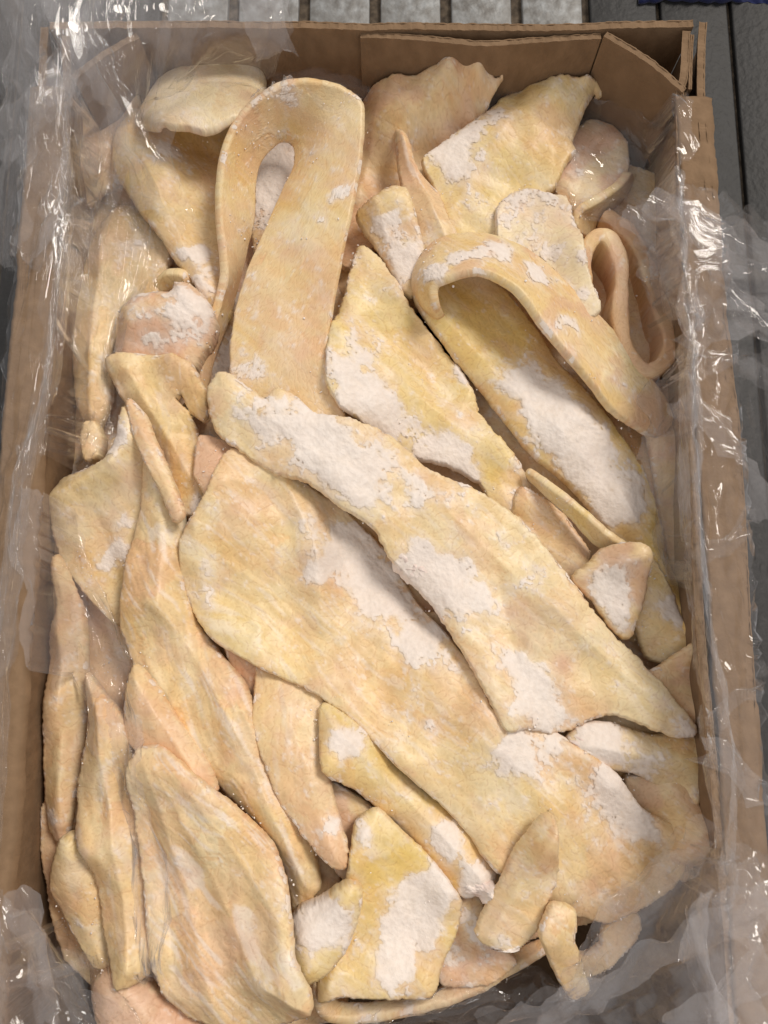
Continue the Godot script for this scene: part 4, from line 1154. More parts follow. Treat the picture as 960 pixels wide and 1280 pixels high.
func pack_hide() -> void:
	var o: MeshInstance3D
	var at := {}
	o = sheet("hide_piece", "brown shaded hide lying deep under the top left curled piece", [-21.49, -31.55, -8.64, -31.79, -6.02, -28.24, -6.78, -20.99, -10.89, -13.51, -19.73, -13.64, -21.45, -23.21], {"t": 0.7, "tone": 0.1, "pink": 0.5, "frost": 0.1, "rest": 11, "fp": [-7.66, -25.05, 2.5, 1.3]})
	o = sheet("hide_piece", "shaded hide under the torn slab at the back wall", [-9.39, -30.73, 9.33, -33.99, 8.94, -19.59, -2.74, -13.63, -8.68, -18.77], {"t": 0.7, "tone": 0.15, "frost": 0.15, "rest": 11, "fp": [-7.59, -24.75, 2.73, 1.4]})
	o = sheet("hide_piece", "shaded hide deep beside the right wall, under the curled ring", [7.89, -27.58, 20.56, -25.26, 19.71, -2.54, 11.66, -3.52, 6.59, -16.92], {"t": 0.7, "tone": 0.2, "frost": 0.2, "rest": 11})
	o = sheet("hide_piece", "lilac frosted hide deep in the gap left of the central pointed strip", [-20.02, -14.43, -3.27, -16.76, -0.53, -3.55, -8.31, 1.83, -20.54, 0.7], {"t": 0.7, "tone": 0.2, "pink": 0.4, "frost": 0.45, "rest": 11})
	o = sheet("hide_piece", "brown hide at the bottom of the dark gap right of the centre", [-2.65, -13.94, 19.49, -5.52, 19.5, 13.89, 8.11, 11.97, -3.12, 1.82], {"t": 0.7, "tone": 0.1, "pink": 0.3, "frost": 0.12, "rest": 11})
	o = sheet("hide_piece", "pinkish hide deep below the left edge strips", [-20.89, -1.29, -7.72, -1.15, -5.98, 15.84, -20.48, 16.83], {"t": 0.7, "tone": 0.15, "pink": 0.4, "rest": 11})
	o = sheet("hide_piece", "mauve hide at the bottom of the gap right of the long pointed strip", [-9.05, 6.01, 8.07, 6, 8.69, 25.1, -2.9, 27.97, -9.74, 19.5], {"t": 0.7, "tone": 0.05, "pink": 0.75, "frost": 0.12, "rest": 11})
	o = sheet("hide_piece", "brown shaded hide under the lower right edge", [5.81, 11.82, 19.32, 10.93, 18.28, 19.66, 12.56, 23.7, 5.67, 24.3], {"t": 0.7, "tone": 0.1, "pink": 0.25, "rest": 11})
	o = sheet("hide_piece", "brown hide deep in the bottom left corner of the box", [-20.73, 16.73, -3.86, 16.55, -2.35, 29.15, -13.4, 29.48, -19.32, 26.07], {"t": 0.7, "tone": 0.1, "rest": 11})
	o = sheet("hide_piece", "lilac frosted scrap in the gap beside the standing flap's foot", [3.59, 21.61, 5.53, 21.94, 6.15, 24.46, 7.68, 25.53, 5.98, 26.85, 3.52, 26.83, 2.9, 25.51], {"t": 0.6, "tone": 0.2, "pink": 0.7, "frost": 0.4, "rest": 12.2})
	o = sheet("hide_piece", "dark tan sliver between the long bent strip and the pointed flat strip", [-9.77, 7.04, -7.67, 8.72, -7.24, 12.05, -7.92, 12.05, -8.92, 9.44], {"t": 0.6, "tone": 0.1, "pink": 0.4, "rest": 12.2})
	o = sheet("hide_piece", "pinkish brown scrap under the end of the slim diagonal strip", [-3.43, 15.29, -1.43, 16.45, -0.29, 17.37, -1.32, 18.24, -2.05, 20.87, -3.03, 19.97, -3.6, 16.89], {"t": 0.6, "tone": 0.05, "pink": 0.8, "frost": 0.1, "rest": 12.2})
	o = sheet("hide_piece", "crumpled frosty scrap beside the creased piece near the left wall", [-20.02, -4.17, -19.05, -5.59, -17.65, -6.19, -17.87, -4.56, -19.3, -3.81], {"t": 0.6, "tone": 0.5, "pale": 0.3, "frost": 0.5, "rest": 12.2})
	o = sheet("hide_piece", "shaded tan piece behind the torn flap beside the right wall", [15.03, 1.33, 17.17, 1.35, 16.83, 4.98, 16, 7, 14.68, 5.74], {"t": 0.6, "tone": 0.3, "pink": 0.3, "rest": 12.2})
	o = sheet("hide_piece", "shaded tan slab along the right wall, dim under hazy film", [16.91, -9.1, 19.4, -9.89, 19.05, -5.13, 19.29, -0.11, 19.12, 3, 18.22, 1.97, 17.61, -2.67], {"t": 0.6, "tone": 0.3, "pink": 0.3, "frost": 0.15, "smooth": 0.7, "rest": 12.6})
	o = sheet("hide_piece", "dim brown slab in the hollow right of the large leaf slab", [14.6, 15.19, 18.47, 15.74, 18.47, 18.79, 18.12, 21.29, 15.57, 18.54], {"t": 0.6, "tone": 0.1, "pink": 0.4, "rest": 12, "rise": [14.6, 15.19, 0, 18.47, 15.74, 1.3, 18.47, 18.79, 3.2, 18.12, 21.29, 0, 15.57, 18.54, 0]})
	o = sheet("hide_piece", "dim slab in the top left corner behind hanging film", [-20.67, -29.5, -16.99, -30.25, -16.94, -27.97, -18.47, -24.59, -20.36, -22.46, -20.68, -25.1], {"t": 0.6, "tone": 0.2, "pink": 0.3, "rest": 12.4, "rise": [-20.67, -29.5, 2.2, -16.99, -30.25, 1.8, -16.94, -27.97, 0, -18.47, -24.59, 0, -20.36, -22.46, 0, -20.68, -25.1, 2]})
	o = sheet("hide_piece", "pink grey slab under wrinkled film in the back right corner", [11.57, -25.41, 14.41, -29.24, 16.08, -28.86, 16.84, -27.21, 16.77, -25.09, 15.74, -23.27, 13.93, -21.74, 12.03, -22.74], {"t": 0.7, "tone": 0.1, "pale": 0.5, "pink": 0.5, "frost": 0.3, "smooth": 0.6})
	o = strip("hide_piece", "narrow curved tan rib between the pale rectangle and the curled ring", [12.78, 14.7, -20.07, 14.35, 12.7, -20.55, 12.93, 15.2, -21.18, 14.81, 12.7, -22, 14.31, 15.4, -22.11, 15.69, 12.7, -22.85, 15.71, 15.2, -23.4, 16.97, 12.7, -23.95, 16.53, 14.8, -24.6, 17.49, 12.7, -25.3], {"t": 0.62, "tone": 0.3})
	o = edge_strip("hide_piece", "strip curled on edge into a ring beside the right wall", [13.37, 15.4, -13.95, 13.11, 15.8, -16.1, 13.18, 16.3, -17.97, 13.9, 16.5, -18.92, 14.81, 16.5, -18.53, 15.36, 16.4, -16.64, 15.18, 16.3, -13.4, 15.6, 16.2, -11.02, 16.73, 16.1, -9.88, 17.97, 16, -10.56, 18.38, 15.8, -11.98, 18.13, 15.4, -14.34, 17.59, 15, -17.33, 16.67, 14.6, -20.01, 15.03, 14.2, -21.87], 3.6, {"t": 1.05, "tone": 0.12, "pale": 0, "pink": 0.3, "frost": 0.05, "stri": 0})
	o = sheet("hide_piece", "tan slab with a ragged top standing against the back cardboard wall", [-1.58, -30.19, -0.54, -30.25, 1.07, -30.25, 1.72, -30.23, 3.17, -30.29, 4.13, -30.25, 6.18, -30.27, 7.86, -30.27, 7.78, -30.29, 7.19, -30.28, 7.84, -30.24, 6.7, -28.88, 5.49, -27.62, 3.65, -25.83, 2.77, -22.62, 0, -20.04, -2.62, -18.14, -3.57, -20.15, -2.24, -25.76], {"t": 0.62, "tone": 0.3, "pale": 0.25, "pink": 0.3, "frost": 0.1, "crown": 0.1, "jag": 0.12, "lifts": [6.24, -32.86, 1, 2.73, -0.55, -23.58, -0.5, 2.27], "folds": [3.39, -31.59, 1.1, -22.98, -0.5, 1.82, 6.81, -32.86, 6.16, -28.46, 0.5, 1.36, 0, -30.96, -1.66, -23.58, 0.5, 1.18], "fp": [4.53, -32.23, 1.27, 0.4, 0, -31.91, 0.91, 0.3], "rise": [-1.58, -30.19, 0, -0.54, -30.25, 2.1, 1.07, -30.25, 3.2, 1.72, -30.23, 3.3, 3.17, -30.29, 4.3, 4.13, -30.25, 5.3, 6.18, -30.27, 4.5, 7.86, -30.27, 4.2, 7.78, -30.29, 2.9, 7.19, -30.28, 2, 7.84, -30.24, 0.4, 6.7, -28.88, 0, 5.49, -27.62, 0, 3.65, -25.83, 0, 2.77, -22.62, 0, 0, -20.04, 0, -2.62, -18.14, 0, -3.57, -20.15, 0, -2.24, -25.76, 0]})
	o = sheet("hide_piece", "broad yellow slab with a frosty left side and a pointed white tip", [2.64, -25.24, 4.42, -26.73, 6.6, -28.32, 8.81, -30.23, 10.38, -30.25, 11.81, -30.26, 13.84, -30.23, 15.65, -30.29, 15.66, -30.23, 14.86, -30.05, 14.1, -29.95, 13.01, -27.31, 12.65, -26.51, 12.83, -25.76, 12.08, -24.66, 11.34, -23.1, 8.62, -21.63, 8.13, -19.41, 5.08, -19.43, 4.3, -21.16, 3.54, -23.39], {"t": 0.75, "tone": 0.9, "pale": 0.3, "pink": 0.1, "frost": 0.05, "crown": 0.1, "rest": 13.4, "jag": 0.12, "lifts": [14.98, -31.12, 1.2, 2.27, 11.6, -29.58, 0.6, 2.73], "folds": [8.8, -28.35, 4.31, -21.19, 0.5, 2.27, 12.15, -29.58, 11.41, -24.13, -0.3, 1.82], "fp": [4.64, -25.63, 1.91, 0.9, 7.14, -27.74, 1.64, 0.5, 15.52, -30.69, 0.64, 0.5, 6.48, -22.07, 1.14, 0.4, 11.09, -30.81, 1.14, 0.3], "rise": [2.64, -25.24, 0, 4.42, -26.73, 0, 6.6, -28.32, 0, 8.81, -30.23, 0.2, 10.38, -30.25, 1.3, 11.81, -30.26, 1.8, 13.84, -30.23, 2.3, 15.65, -30.29, 1.2, 15.66, -30.23, 0.3, 14.86, -30.05, 0, 14.1, -29.95, 0, 13.01, -27.31, 0, 12.65, -26.51, 0, 12.83, -25.76, 0, 12.08, -24.66, 0, 11.34, -23.1, 0, 8.62, -21.63, 0, 8.13, -19.41, 0, 5.08, -19.43, 0, 4.3, -21.16, 0, 3.54, -23.39, 0]})
	o = sheet("hide_piece", "slim tan strip with a sharp upper tip beside the broad yellow slab", [0.87, -27.34, 1.39, -26.35, 2.14, -24.34, 3.56, -22.85, 4.18, -20.82, 5.01, -19.09, 4.27, -17.77, 2.67, -17.78, 1.72, -21.56, 1.07, -24.32], {"t": 0.62, "tone": 0.35, "frost": 0.05, "stri": 1, "gr": 70, "lifts": [1.36, -25.99, 0.9, 1.82], "folds": [1.09, -26.59, 4.25, -18.68, 0.4, 0.64]})
	o = sheet("hide_piece", "yellow slab with pink frost behind the pointed centre strip", [-1.81, -20.83, -0.79, -21.6, 0.53, -22.4, 1.33, -22.33, 1.86, -21.04, 2.64, -18.04, 2.22, -15.35, 1.32, -15.48, 0, -18.2], {"t": 0.62, "tone": 0.85, "pink": 0.3, "frost": 0.12, "folds": [-0.53, -21.44, 1.05, -15.74, 0.3, 1.09], "fp": [0, -19.71, 1.14, 0.6, 1.58, -17.43, 1.36, 0.8]})
	o = sheet("hide_piece", "tan slab under streaky film along the upper left wall", [-18.36, -22.63, -16.1, -22.13, -14.56, -19.38, -14.91, -17.15, -15.49, -15.19, -17.42, -14.41, -18.09, -11.31, -17.81, -8.64, -18.9, -6.17, -20.17, -8.76, -20.69, -15.33, -19.81, -20.07], {"t": 0.7, "tone": 0.35, "pale": 0.3, "frost": 0.1, "stri": 0.6, "gr": 80, "folds": [-19.14, -20.06, -18.94, -7.57, 0.5, 1.36], "fp": [-16.41, -20.06, 1.36, 0.3], "rise": [-18.36, -22.63, 0, -16.1, -22.13, 0, -14.56, -19.38, 0, -14.91, -17.15, 0, -15.49, -15.19, 0, -17.42, -14.41, 0, -18.09, -11.31, 0, -17.81, -8.64, 0, -18.9, -6.17, 0, -20.17, -8.76, 0, -20.69, -15.33, 0.2, -19.81, -20.07, 0]})
	o = sheet("hide_piece", "curled yellow piece in the upper left whose pale end folds over forward", [-18.37, -25.63, -18.23, -27.68, -16.77, -29.76, -13.04, -30.28, -9.98, -30.29, -10.41, -28.55, -10.83, -25.26, -11.21, -23.16, -10.63, -18.61, -10.24, -14.38, -11.07, -14.04, -12.69, -16.77, -13.74, -17.99, -14.78, -19.57, -16.13, -21.25, -17.07, -22.73, -18.04, -24.24], {"t": 0.66, "tone": 0.7, "pale": 0.2, "pink": 0.1, "frost": 0.05, "rest": 13.2, "lifts": [-14.51, -23.87, 0.9, 3.18, -11.72, -29.97, -1.2, 2.05, -12.71, -26.89, -1.4, 2.05], "folds": [-16.22, -25.07, -11.63, -15.42, 0.5, 1.64], "fp": [-14.58, -25.37, 1.36, 0.7, -12.39, -18.57, 0.91, 0.8, -12.04, -16.27, 1.18, 0.9, -13.46, -18.28, 0.45, 0.6], "rise": [-18.37, -25.63, 0, -18.23, -27.68, 0, -16.77, -29.76, 0, -13.04, -30.28, 2.8, -9.98, -30.29, 2.3, -10.41, -28.55, 0, -10.83, -25.26, 0, -11.21, -23.16, 0, -10.63, -18.61, 0, -10.24, -14.38, 0, -11.07, -14.04, 0, -12.69, -16.77, 0, -13.74, -17.99, 0, -14.78, -19.57, 0, -16.13, -21.25, 0, -17.07, -22.73, 0, -18.04, -24.24, 0]})
	at["a1"] = o
	strip("folded_end", "", [-17.87, 13.8, -27.8, -16.27, 13.6, -30.56, -16.33, 15.8, -28.24, -14.36, 17.4, -26.05, -14.92, 16, -30.5, -12.57, 18, -25.3, -12.53, 16, -31.72, -11.18, 18.2, -24.99, -10.35, 16, -31.91, -9.77, 18.2, -25.84, -8.85, 15.8, -31.64, -8.72, 17.8, -26.35, -8.48, 15.2, -31.11, -8.62, 16.8, -28.71], {"t": 0.6, "tone": 0.5, "pale": 0.8, "frost": 0.25, "jag": 0.04, "bow": 0.3}, o, o.position / S)
	o = strip("hide_piece", "small rounded tan ridge just above the pink lump", [-15.55, 14.2, -16.86, -15.07, 13.4, -15.97, -14.3, 15, -17.27, -14.29, 13.8, -16.36, -13.12, 15, -17.04, -13.37, 13.8, -16.36, -12.84, 14.2, -16.17, -13.27, 13.2, -15.83], {"t": 0.78, "tone": 0.25})
	o = sheet("hide_piece", "pink frosted lump left of the big looped strip", [-17.2, -13.61, -16.25, -14.85, -13.83, -15.26, -13.5, -15.84, -12.55, -15.61, -11.32, -14.27, -11, -12.86, -11.8, -11.13, -12.49, -10.06, -15.12, -10.41, -17.27, -10.36], {"t": 1.3, "tone": 0.15, "pink": 1, "frost": 0.2, "smooth": 0.9, "crown": 0.8, "lifts": [-14.09, -13.6, 0.7, 2.27], "fp": [-12.79, -13.88, 1.59, 0.6, -15.04, -11.68, 1.14, 0.5, -15.46, -14.99, 0.68, 0.4]})
	o = sheet("hide_piece", "tan twisted strip running down from under the pink lump", [-17.78, -10.68, -16.11, -11, -14.9, -10.83, -13.46, -10.77, -12.16, -10.07, -11.51, -8.57, -11.38, -6.89, -12.4, -7.55, -13.17, -8.4, -12.33, -6.69, -10.92, -3.52, -10.31, -2.42, -11.58, -0.94, -12.85, -0.85, -14.04, -3.58, -14.86, -5.64, -15.82, -7.09, -16.89, -8.65], {"t": 0.62, "tone": 0.45, "pale": 0.2, "frost": 0.06, "stri": 0.7, "crown": 0.3, "rest": 13.8, "gr": 75, "lifts": [-17.04, -10.83, 0.5, 1.59, -13.12, -9.75, 0.4, 1.82], "folds": [-16.21, -9.75, -12.07, -2.91, 0.5, 1.09], "fp": [-11.03, -4.72, 0.73, 0.8, -11.76, -1.37, 0.64, 0.7]})
	o = strip("hide_piece", "large looped strip, its hole framing frosty hide, left of centre", [-11.36, 14, -6.65, -12.17, 13.2, -9.92, -12.24, 14.4, -10.05, -11.59, 13.6, -10.89, -11.39, 15, -13.13, -10.2, 13.8, -15.04, -10.52, 15.8, -16.38, -9.62, 14, -18.4, -10.74, 17, -20.38, -8.85, 14.6, -21, -10.49, 17.8, -23.39, -8.55, 15, -24.12, -9.24, 18.4, -26.27, -7.91, 15.2, -25.53, -6.92, 18.8, -28.15, -6.95, 15.2, -26.37, -4.19, 19, -28.23, -6.07, 15.2, -25.89, -2.05, 18.8, -27.58, -6.12, 15.4, -23.87, -1.23, 18.4, -26.38, -7.48, 15.8, -20.04, -1.43, 18, -22.98, -8.69, 16.2, -16.46, -2.23, 17.6, -18.49, -9.58, 16.4, -13.09, -3.04, 17, -14.44, -9.79, 16.2, -10.48, -3.43, 16.4, -10.41, -9.49, 16, -8.01, -2.21, 16, -6.44, -7.58, 15.4, -4.94], {"t": 0.66, "tone": 0.4, "pale": 0.2, "pink": 0.15, "frost": 0.06, "fp": [-6.61, -28.91, 1.18, 0.8, -2.58, -21.15, 0.64, 0.7, -4.21, -14.3, 1.09, 0.35, -9.33, -9.9, 1, 0.7, -3.47, -19.41, 0.91, 0.3, -7.77, -9.35, 0.91, 0.4]})
	o = sheet("hide_piece", "pointed pale yellow strip at the centre with a torn frosty right edge", [-1.64, -18.71, -0.5, -17.91, 0.81, -15.62, 1.65, -14.15, 3.4, -12.22, 4.96, -10.42, 5.73, -8.95, 6.22, -7.25, 7.12, -6, 8.53, -4.25, 9.43, -2.21, 8.96, -1.09, 7.18, -1.12, 6.19, -3.1, 4.1, -4.14, 1.02, -5.08, -1.51, -6.62, -2.73, -7.4, -3.47, -9.07, -3.37, -12.26, -2.46, -14.97], {"t": 0.66, "tone": 0.95, "pale": 0.35, "frost": 0.12, "rest": 13.6, "jag": 0.14, "lifts": [6.07, -6.44, 0.5, 2.73], "folds": [-1.16, -19.27, 5.61, -9.08, 0.4, 1.27, -2.58, -12.32, 4.05, -6.97, 0.3, 1.36, -2.6, -15.62, -0.51, -6.97, 0.3, 1.36], "fp": [-1.79, -10.69, 2.05, 0.55, -0.51, -6.97, 1.73, 0.9, -2.04, -8.55, 1.14, 0.8, 4.02, -4.36, 1.91, 1.1, 5.12, -10.15, 0.82, 0.8, 8.71, -1.8, 1.14, 0.7, -2.36, -17.86, 0.91, 0.4, 1.01, -6.44, 1.36, 0.5]})
	o = sheet("hide_piece", "pale frost covered rectangular slab near the right wall", [7.64, -21.48, 8.5, -22.46, 9.83, -22.78, 11.09, -22.33, 12.04, -22.02, 12.6, -19.6, 13.02, -16.65, 13.74, -13.99, 13.1, -13.26, 11.35, -14.88, 8.37, -17.25, 7.58, -18.98], {"t": 0.7, "tone": 0.4, "pale": 1, "pink": 0.12, "frost": 0.42, "smooth": 0.35, "crown": 0.05, "rest": 13.8})
	o = sheet("hide_piece", "long yellow strip with a crackled white frost patch, right of centre", [1.99, -15.18, 2.91, -16.75, 5.63, -17.4, 8, -15.94, 9.53, -13.94, 11.46, -10.75, 14.45, -7.01, 16.44, -3.91, 17.37, -0.52, 17.74, 2.03, 18.44, 4.31, 18.5, 6.36, 18.48, 7.05, 17.85, 5.54, 16.78, 2.66, 15.89, 1.53, 14.36, 0.45, 12.25, -2.48, 9.21, -5.12, 6.74, -8.78, 4.16, -11.91], {"t": 0.7, "tone": 0.95, "pale": 0.15, "frost": 0.04, "smooth": 0.8, "crown": 0.35, "lifts": [10.87, -7.32, 0.4, 4.09], "folds": [3.44, -13.9, 14.75, -2.04, 0.4, 2.05, 14.75, -2.04, 18.38, 5.06, 0.4, 1.14], "fp": [9.12, -9.48, 1.36, 0.9, 10.37, -7.85, 1.55, 1.2, 11.33, -5.71, 1.55, 1.2, 12.78, -3.6, 1.64, 0.9, 14.7, -1, 1.64, 0.9, 15.83, -3.08, 1.14, 0.5, 13.38, -5.45, 1.36, 0.6], "rise": [1.99, -15.18, 0, 2.91, -16.75, 0, 5.63, -17.4, 0, 8, -15.94, 0, 9.53, -13.94, 0, 11.46, -10.75, 0, 14.45, -7.01, 0, 16.44, -3.91, 0, 17.37, -0.52, 0, 17.74, 2.03, 0, 18.44, 4.31, 0, 18.5, 6.36, 2.1, 18.48, 7.05, 1.2, 17.85, 5.54, 0, 16.78, 2.66, 0, 15.89, 1.53, 0, 14.36, 0.45, 0, 12.25, -2.48, 0, 9.21, -5.12, 0, 6.74, -8.78, 0, 4.16, -11.91, 0]})
	o = strip("hide_piece", "strip arching like a hood over the frosted long strip", [3.98, 15, -14.12, 4.2, 14.8, -13.76, 2.2, 15.4, -15.62, 3.42, 17.2, -13.6, 2.31, 15.6, -17.2, 3.23, 18, -14.41, 3.4, 16, -18.46, 3.95, 18.4, -14.75, 5.22, 16.2, -19.08, 5.9, 18.7, -15.08, 7.81, 16.2, -18.58, 7.76, 18.6, -14.13, 10.5, 16, -16.95, 9.44, 18.2, -12.22, 13.04, 15.8, -14.55, 11.44, 17.6, -9.86, 15.54, 15.6, -11.68, 14.18, 16.4, -7, 17.76, 15.2, -8.7, 16.28, 15.2, -5.94, 18.68, 14.6, -7.01, 17.29, 14.4, -6], {"t": 0.65, "tone": 0.6, "pale": 0.2, "pink": 0.35, "frost": 0.06, "jag": 0.05, "bow": 0.3, "gr": 40, "fp": [4.48, -16.31, 0.64, 1, 5.8, -16.65, 0.64, 1, 3.42, -15.52, 0.55, 0.9, 10.92, -12.25, 0.64, 0.8, 7.39, -16.98, 0.91, 0.9, 9.46, -15.58, 0.82, 0.9, 3.41, -15.19, 0.55, 0.6]})
	o = sheet("hide_piece", "tan slab wedge low at the right wall below the folded lip", [15.25, 5.09, 15.79, 3.14, 16.57, 2.15, 17.74, 4.36, 18.47, 7.06, 17.86, 8.48, 16.26, 8], {"t": 0.62, "tone": 0.45, "frost": 0.1, "fp": [17.74, 5.09, 1.09, 0.9], "rise": [15.25, 5.09, 0, 15.79, 3.14, 0, 16.57, 2.15, 0, 17.74, 4.36, 0, 18.47, 7.06, 0.8, 17.86, 8.48, 0, 16.26, 8, 0]})
	o = sheet("hide_piece", "reddish tan corner of a slab at the right wall above the diagonal slab's tip", [15.46, 9.44, 16.87, 8.58, 18.49, 7.33, 18.49, 11.72, 17.81, 12.04, 16.15, 10.86], {"t": 0.62, "tone": 0.15, "pink": 0.5, "rise": [15.46, 9.44, 0, 16.87, 8.58, 0, 18.49, 7.33, 1, 18.49, 11.72, 1.4, 17.81, 12.04, 0, 16.15, 10.86, 0]})
	o = sheet("hide_piece", "tan slab showing below the torn centre strip, left of the dark gap", [8.65, -2.54, 10.15, -1.76, 11.47, -0.81, 12.91, 1.5, 12.66, 3.25, 11.13, 3.75, 9.12, 1.49, 8.15, -0.54], {"t": 0.62, "tone": 0.3, "frost": 0.06, "stri": 0.6, "gr": 50})
	o = strip("hide_piece", "thin curved lip of yellow rind on edge over the dark gap", [8.84, 15.2, -3.69, 9.31, 14.4, -3.2, 10.4, 16, -2.44, 10.32, 14.8, -1.97, 11.99, 16.4, -0.95, 11.83, 15, -0.4, 13.63, 16.4, 0.53, 13.46, 15, 1.32, 15.63, 16, 1.76, 14.77, 14.6, 2.07], {"t": 0.55, "tone": 0.7, "pale": 0.3})
	o = sheet("hide_piece", "small frosty pink tipped flap right of the big diagonal slab", [11.59, 3.31, 12.69, 2.38, 13.13, 1.83, 13.85, 1.62, 14.86, 1.52, 15.7, 2, 15.72, 3.98, 15.38, 5.39, 14.94, 6.81, 14.15, 6.58, 13.06, 5.15], {"t": 0.75, "tone": 0.35, "pink": 0.6, "frost": 0.15, "rest": 14.2, "jag": 0.12, "lifts": [15.02, 1.81, 0.7, 1.82], "folds": [12.64, 3.03, 15.48, 2.3, 0.4, 1.09], "fp": [13.57, 3.75, 1.09, 0.9, 14.12, 5.19, 0.82, 0.6]})
	at["r16"] = o
	o = sheet("hide_piece", "small tan nub poking up near the left wall", [-19.2, -5.84, -19.06, -6.65, -18.47, -6.67, -18.01, -5.72, -18.1, -4.43, -18.88, -4.26], {"t": 1.2, "tone": 0.3, "frost": 0.1})
	o = sheet("hide_piece", "creased whitish yellow piece near the left wall with a frosty tip", [-20.68, -1.69, -20.22, -2.81, -18.73, -3.32, -17.16, -3.89, -16.39, -5.37, -16.15, -7.31, -15.24, -6.23, -14.73, -4.34, -15.1, -1.74, -15.73, 1.53, -16.18, 4.1, -16.55, 6.01, -17.66, 5.12, -18.88, 3.77, -20.2, 2.02, -20.66, 0.09], {"t": 0.7, "tone": 0.65, "pale": 0.55, "frost": 0.08, "lifts": [-19.86, -1.81, 1.3, 2.05, -16.29, -5.55, 1.1, 1.82, -17.95, -3.46, 0.7, 1.59, -17.8, 3.13, -0.4, 2.27], "folds": [-20.61, -1.71, -16.69, -3.57, 0.8, 1.73, -16.69, -3.57, -15.45, -5.02, 0.7, 1.36, -18.05, -0.89, -16.26, 4.12, -0.3, 1.36], "fp": [-16.77, -5.02, 1, 1.2, -16.65, 1.63, 1.09, 1.2, -16.01, -0.38, 0.64, 0.5, -17.86, 2.13, 0.64, 0.4], "rise": [-20.68, -1.69, 0.5, -20.22, -2.81, 0, -18.73, -3.32, 0, -17.16, -3.89, 0, -16.39, -5.37, 0, -16.15, -7.31, 0, -15.24, -6.23, 0, -14.73, -4.34, 0, -15.1, -1.74, 0, -15.73, 1.53, 0, -16.18, 4.1, 0, -16.55, 6.01, 0, -17.66, 5.12, 0, -18.88, 3.77, 0, -20.2, 2.02, 0, -20.66, 0.09, 0.5]})
	o = sheet("hide_piece", "long smooth yellow strip bending down the left side", [-14.64, -4.84, -13.77, -3.59, -12.91, -2.03, -12.46, 0.17, -12.33, 3.87, -11.48, 6.08, -10.25, 7.77, -8.54, 9.51, -7.41, 11.95, -6.49, 14.65, -5.39, 16.8, -4.24, 18.92, -3.79, 21.13, -4.39, 22.03, -5.16, 22.62, -5.68, 20.3, -7.22, 17.58, -9.37, 15.64, -11.7, 13.66, -13.5, 11.33, -15.01, 8.96, -15.83, 6.55, -15.9, 4.38, -15.6, 1.92, -15.04, -0.77], {"t": 1.05, "tone": 0.42, "pale": 0.3, "pink": 0.15, "frost": 0.03, "stri": 1.2, "smooth": 0.4, "crown": 0.55, "rest": 13.6, "gr": 65, "lifts": [-12.94, 4.16, 0.7, 2.73, -6.31, 16.76, 0.8, 1.82, -8.52, 13.14, 0.5, 2.27], "folds": [-13.7, -1.82, -13.38, 5.13, 0.5, 1.27, -13.38, 5.13, -8.54, 12.22, 0.55, 1.36, -8.54, 12.22, -4.6, 20.72, 0.5, 1.18], "fp": [-14.5, 2.19, 0.64, 0.4]})
	o = sheet("hide_piece", "tan flat strip ending in a point left of the mauve gap", [-7.62, 8.58, -5.73, 9.33, -3.75, 10.47, -3.5, 14, -2.87, 16.66, -2.24, 18.48, -2.19, 19.76, -2.95, 19.63, -4.62, 17.94, -5.88, 16.18, -6.9, 13.99, -7.6, 11.95], {"t": 0.62, "tone": 0.18, "frost": 0.08, "stri": 0.5, "rest": 13, "gr": 80, "lifts": [-2.73, 19.25, 0.6, 1.82], "folds": [-6.12, 9.88, -2.73, 19.25, 0.3, 1.36], "fp": [-2.84, 17.51, 0.64, 0.7]})
	o = sheet("hide_piece", "slim yellow diagonal strip ending in a clump of frost", [-3.69, 10.91, -2.26, 11.5, -0.38, 13.14, 2.01, 15.16, 4.37, 17.46, 6.4, 20.13, 6.3, 21.34, 4.7, 21.72, 2.82, 20.14, 0.47, 17.39, -1.63, 15.59, -3.42, 14.42], {"t": 0.7, "tone": 0.9, "frost": 0.08, "stri": 0.4, "crown": 0.5, "rest": 13, "gr": 40, "folds": [-2.86, 12, 5.54, 20.53, 0.5, 1.27], "fp": [-2.13, 12.92, 1, 0.8, 3.72, 18.55, 1.09, 0.9, 5.53, 20.96, 1.18, 1.4]})
	at["m19"] = o
	o = sheet("hide_piece", "yellow folded slab with broad white frost patch at the bottom", [-1.56, 17.52, -0.46, 16.77, 0.74, 17.85, 2.09, 19.21, 3.49, 20.68, 4.41, 22.05, 4.13, 23.63, 3.28, 25.32, 2.61, 26.92, -0.45, 26.93, -2.48, 26.77, -3.71, 27.19, -3.44, 25.2, -2.52, 22.91, -1.88, 19.96], {"t": 0.75, "tone": 1, "frost": 0.06, "rest": 13, "lifts": [-3.15, 26.64, 0.6, 2.27, -0.45, 26.64, 0.9, 2.73], "folds": [-1.16, 18.08, -3.15, 26.43, 0.5, 1.18, 3.67, 21.57, 2.25, 26.43, 0.3, 1.09], "fp": [2.75, 21.14, 1.45, 1.1, 1.6, 22.85, 1.45, 1.1, 0.45, 24.76, 1.09, 0.8, 2.5, 24.13, 0.64, 0.5, -1.16, 18.08, 0.82, 0.5, 1.13, 26.22, 1, 0.6]})
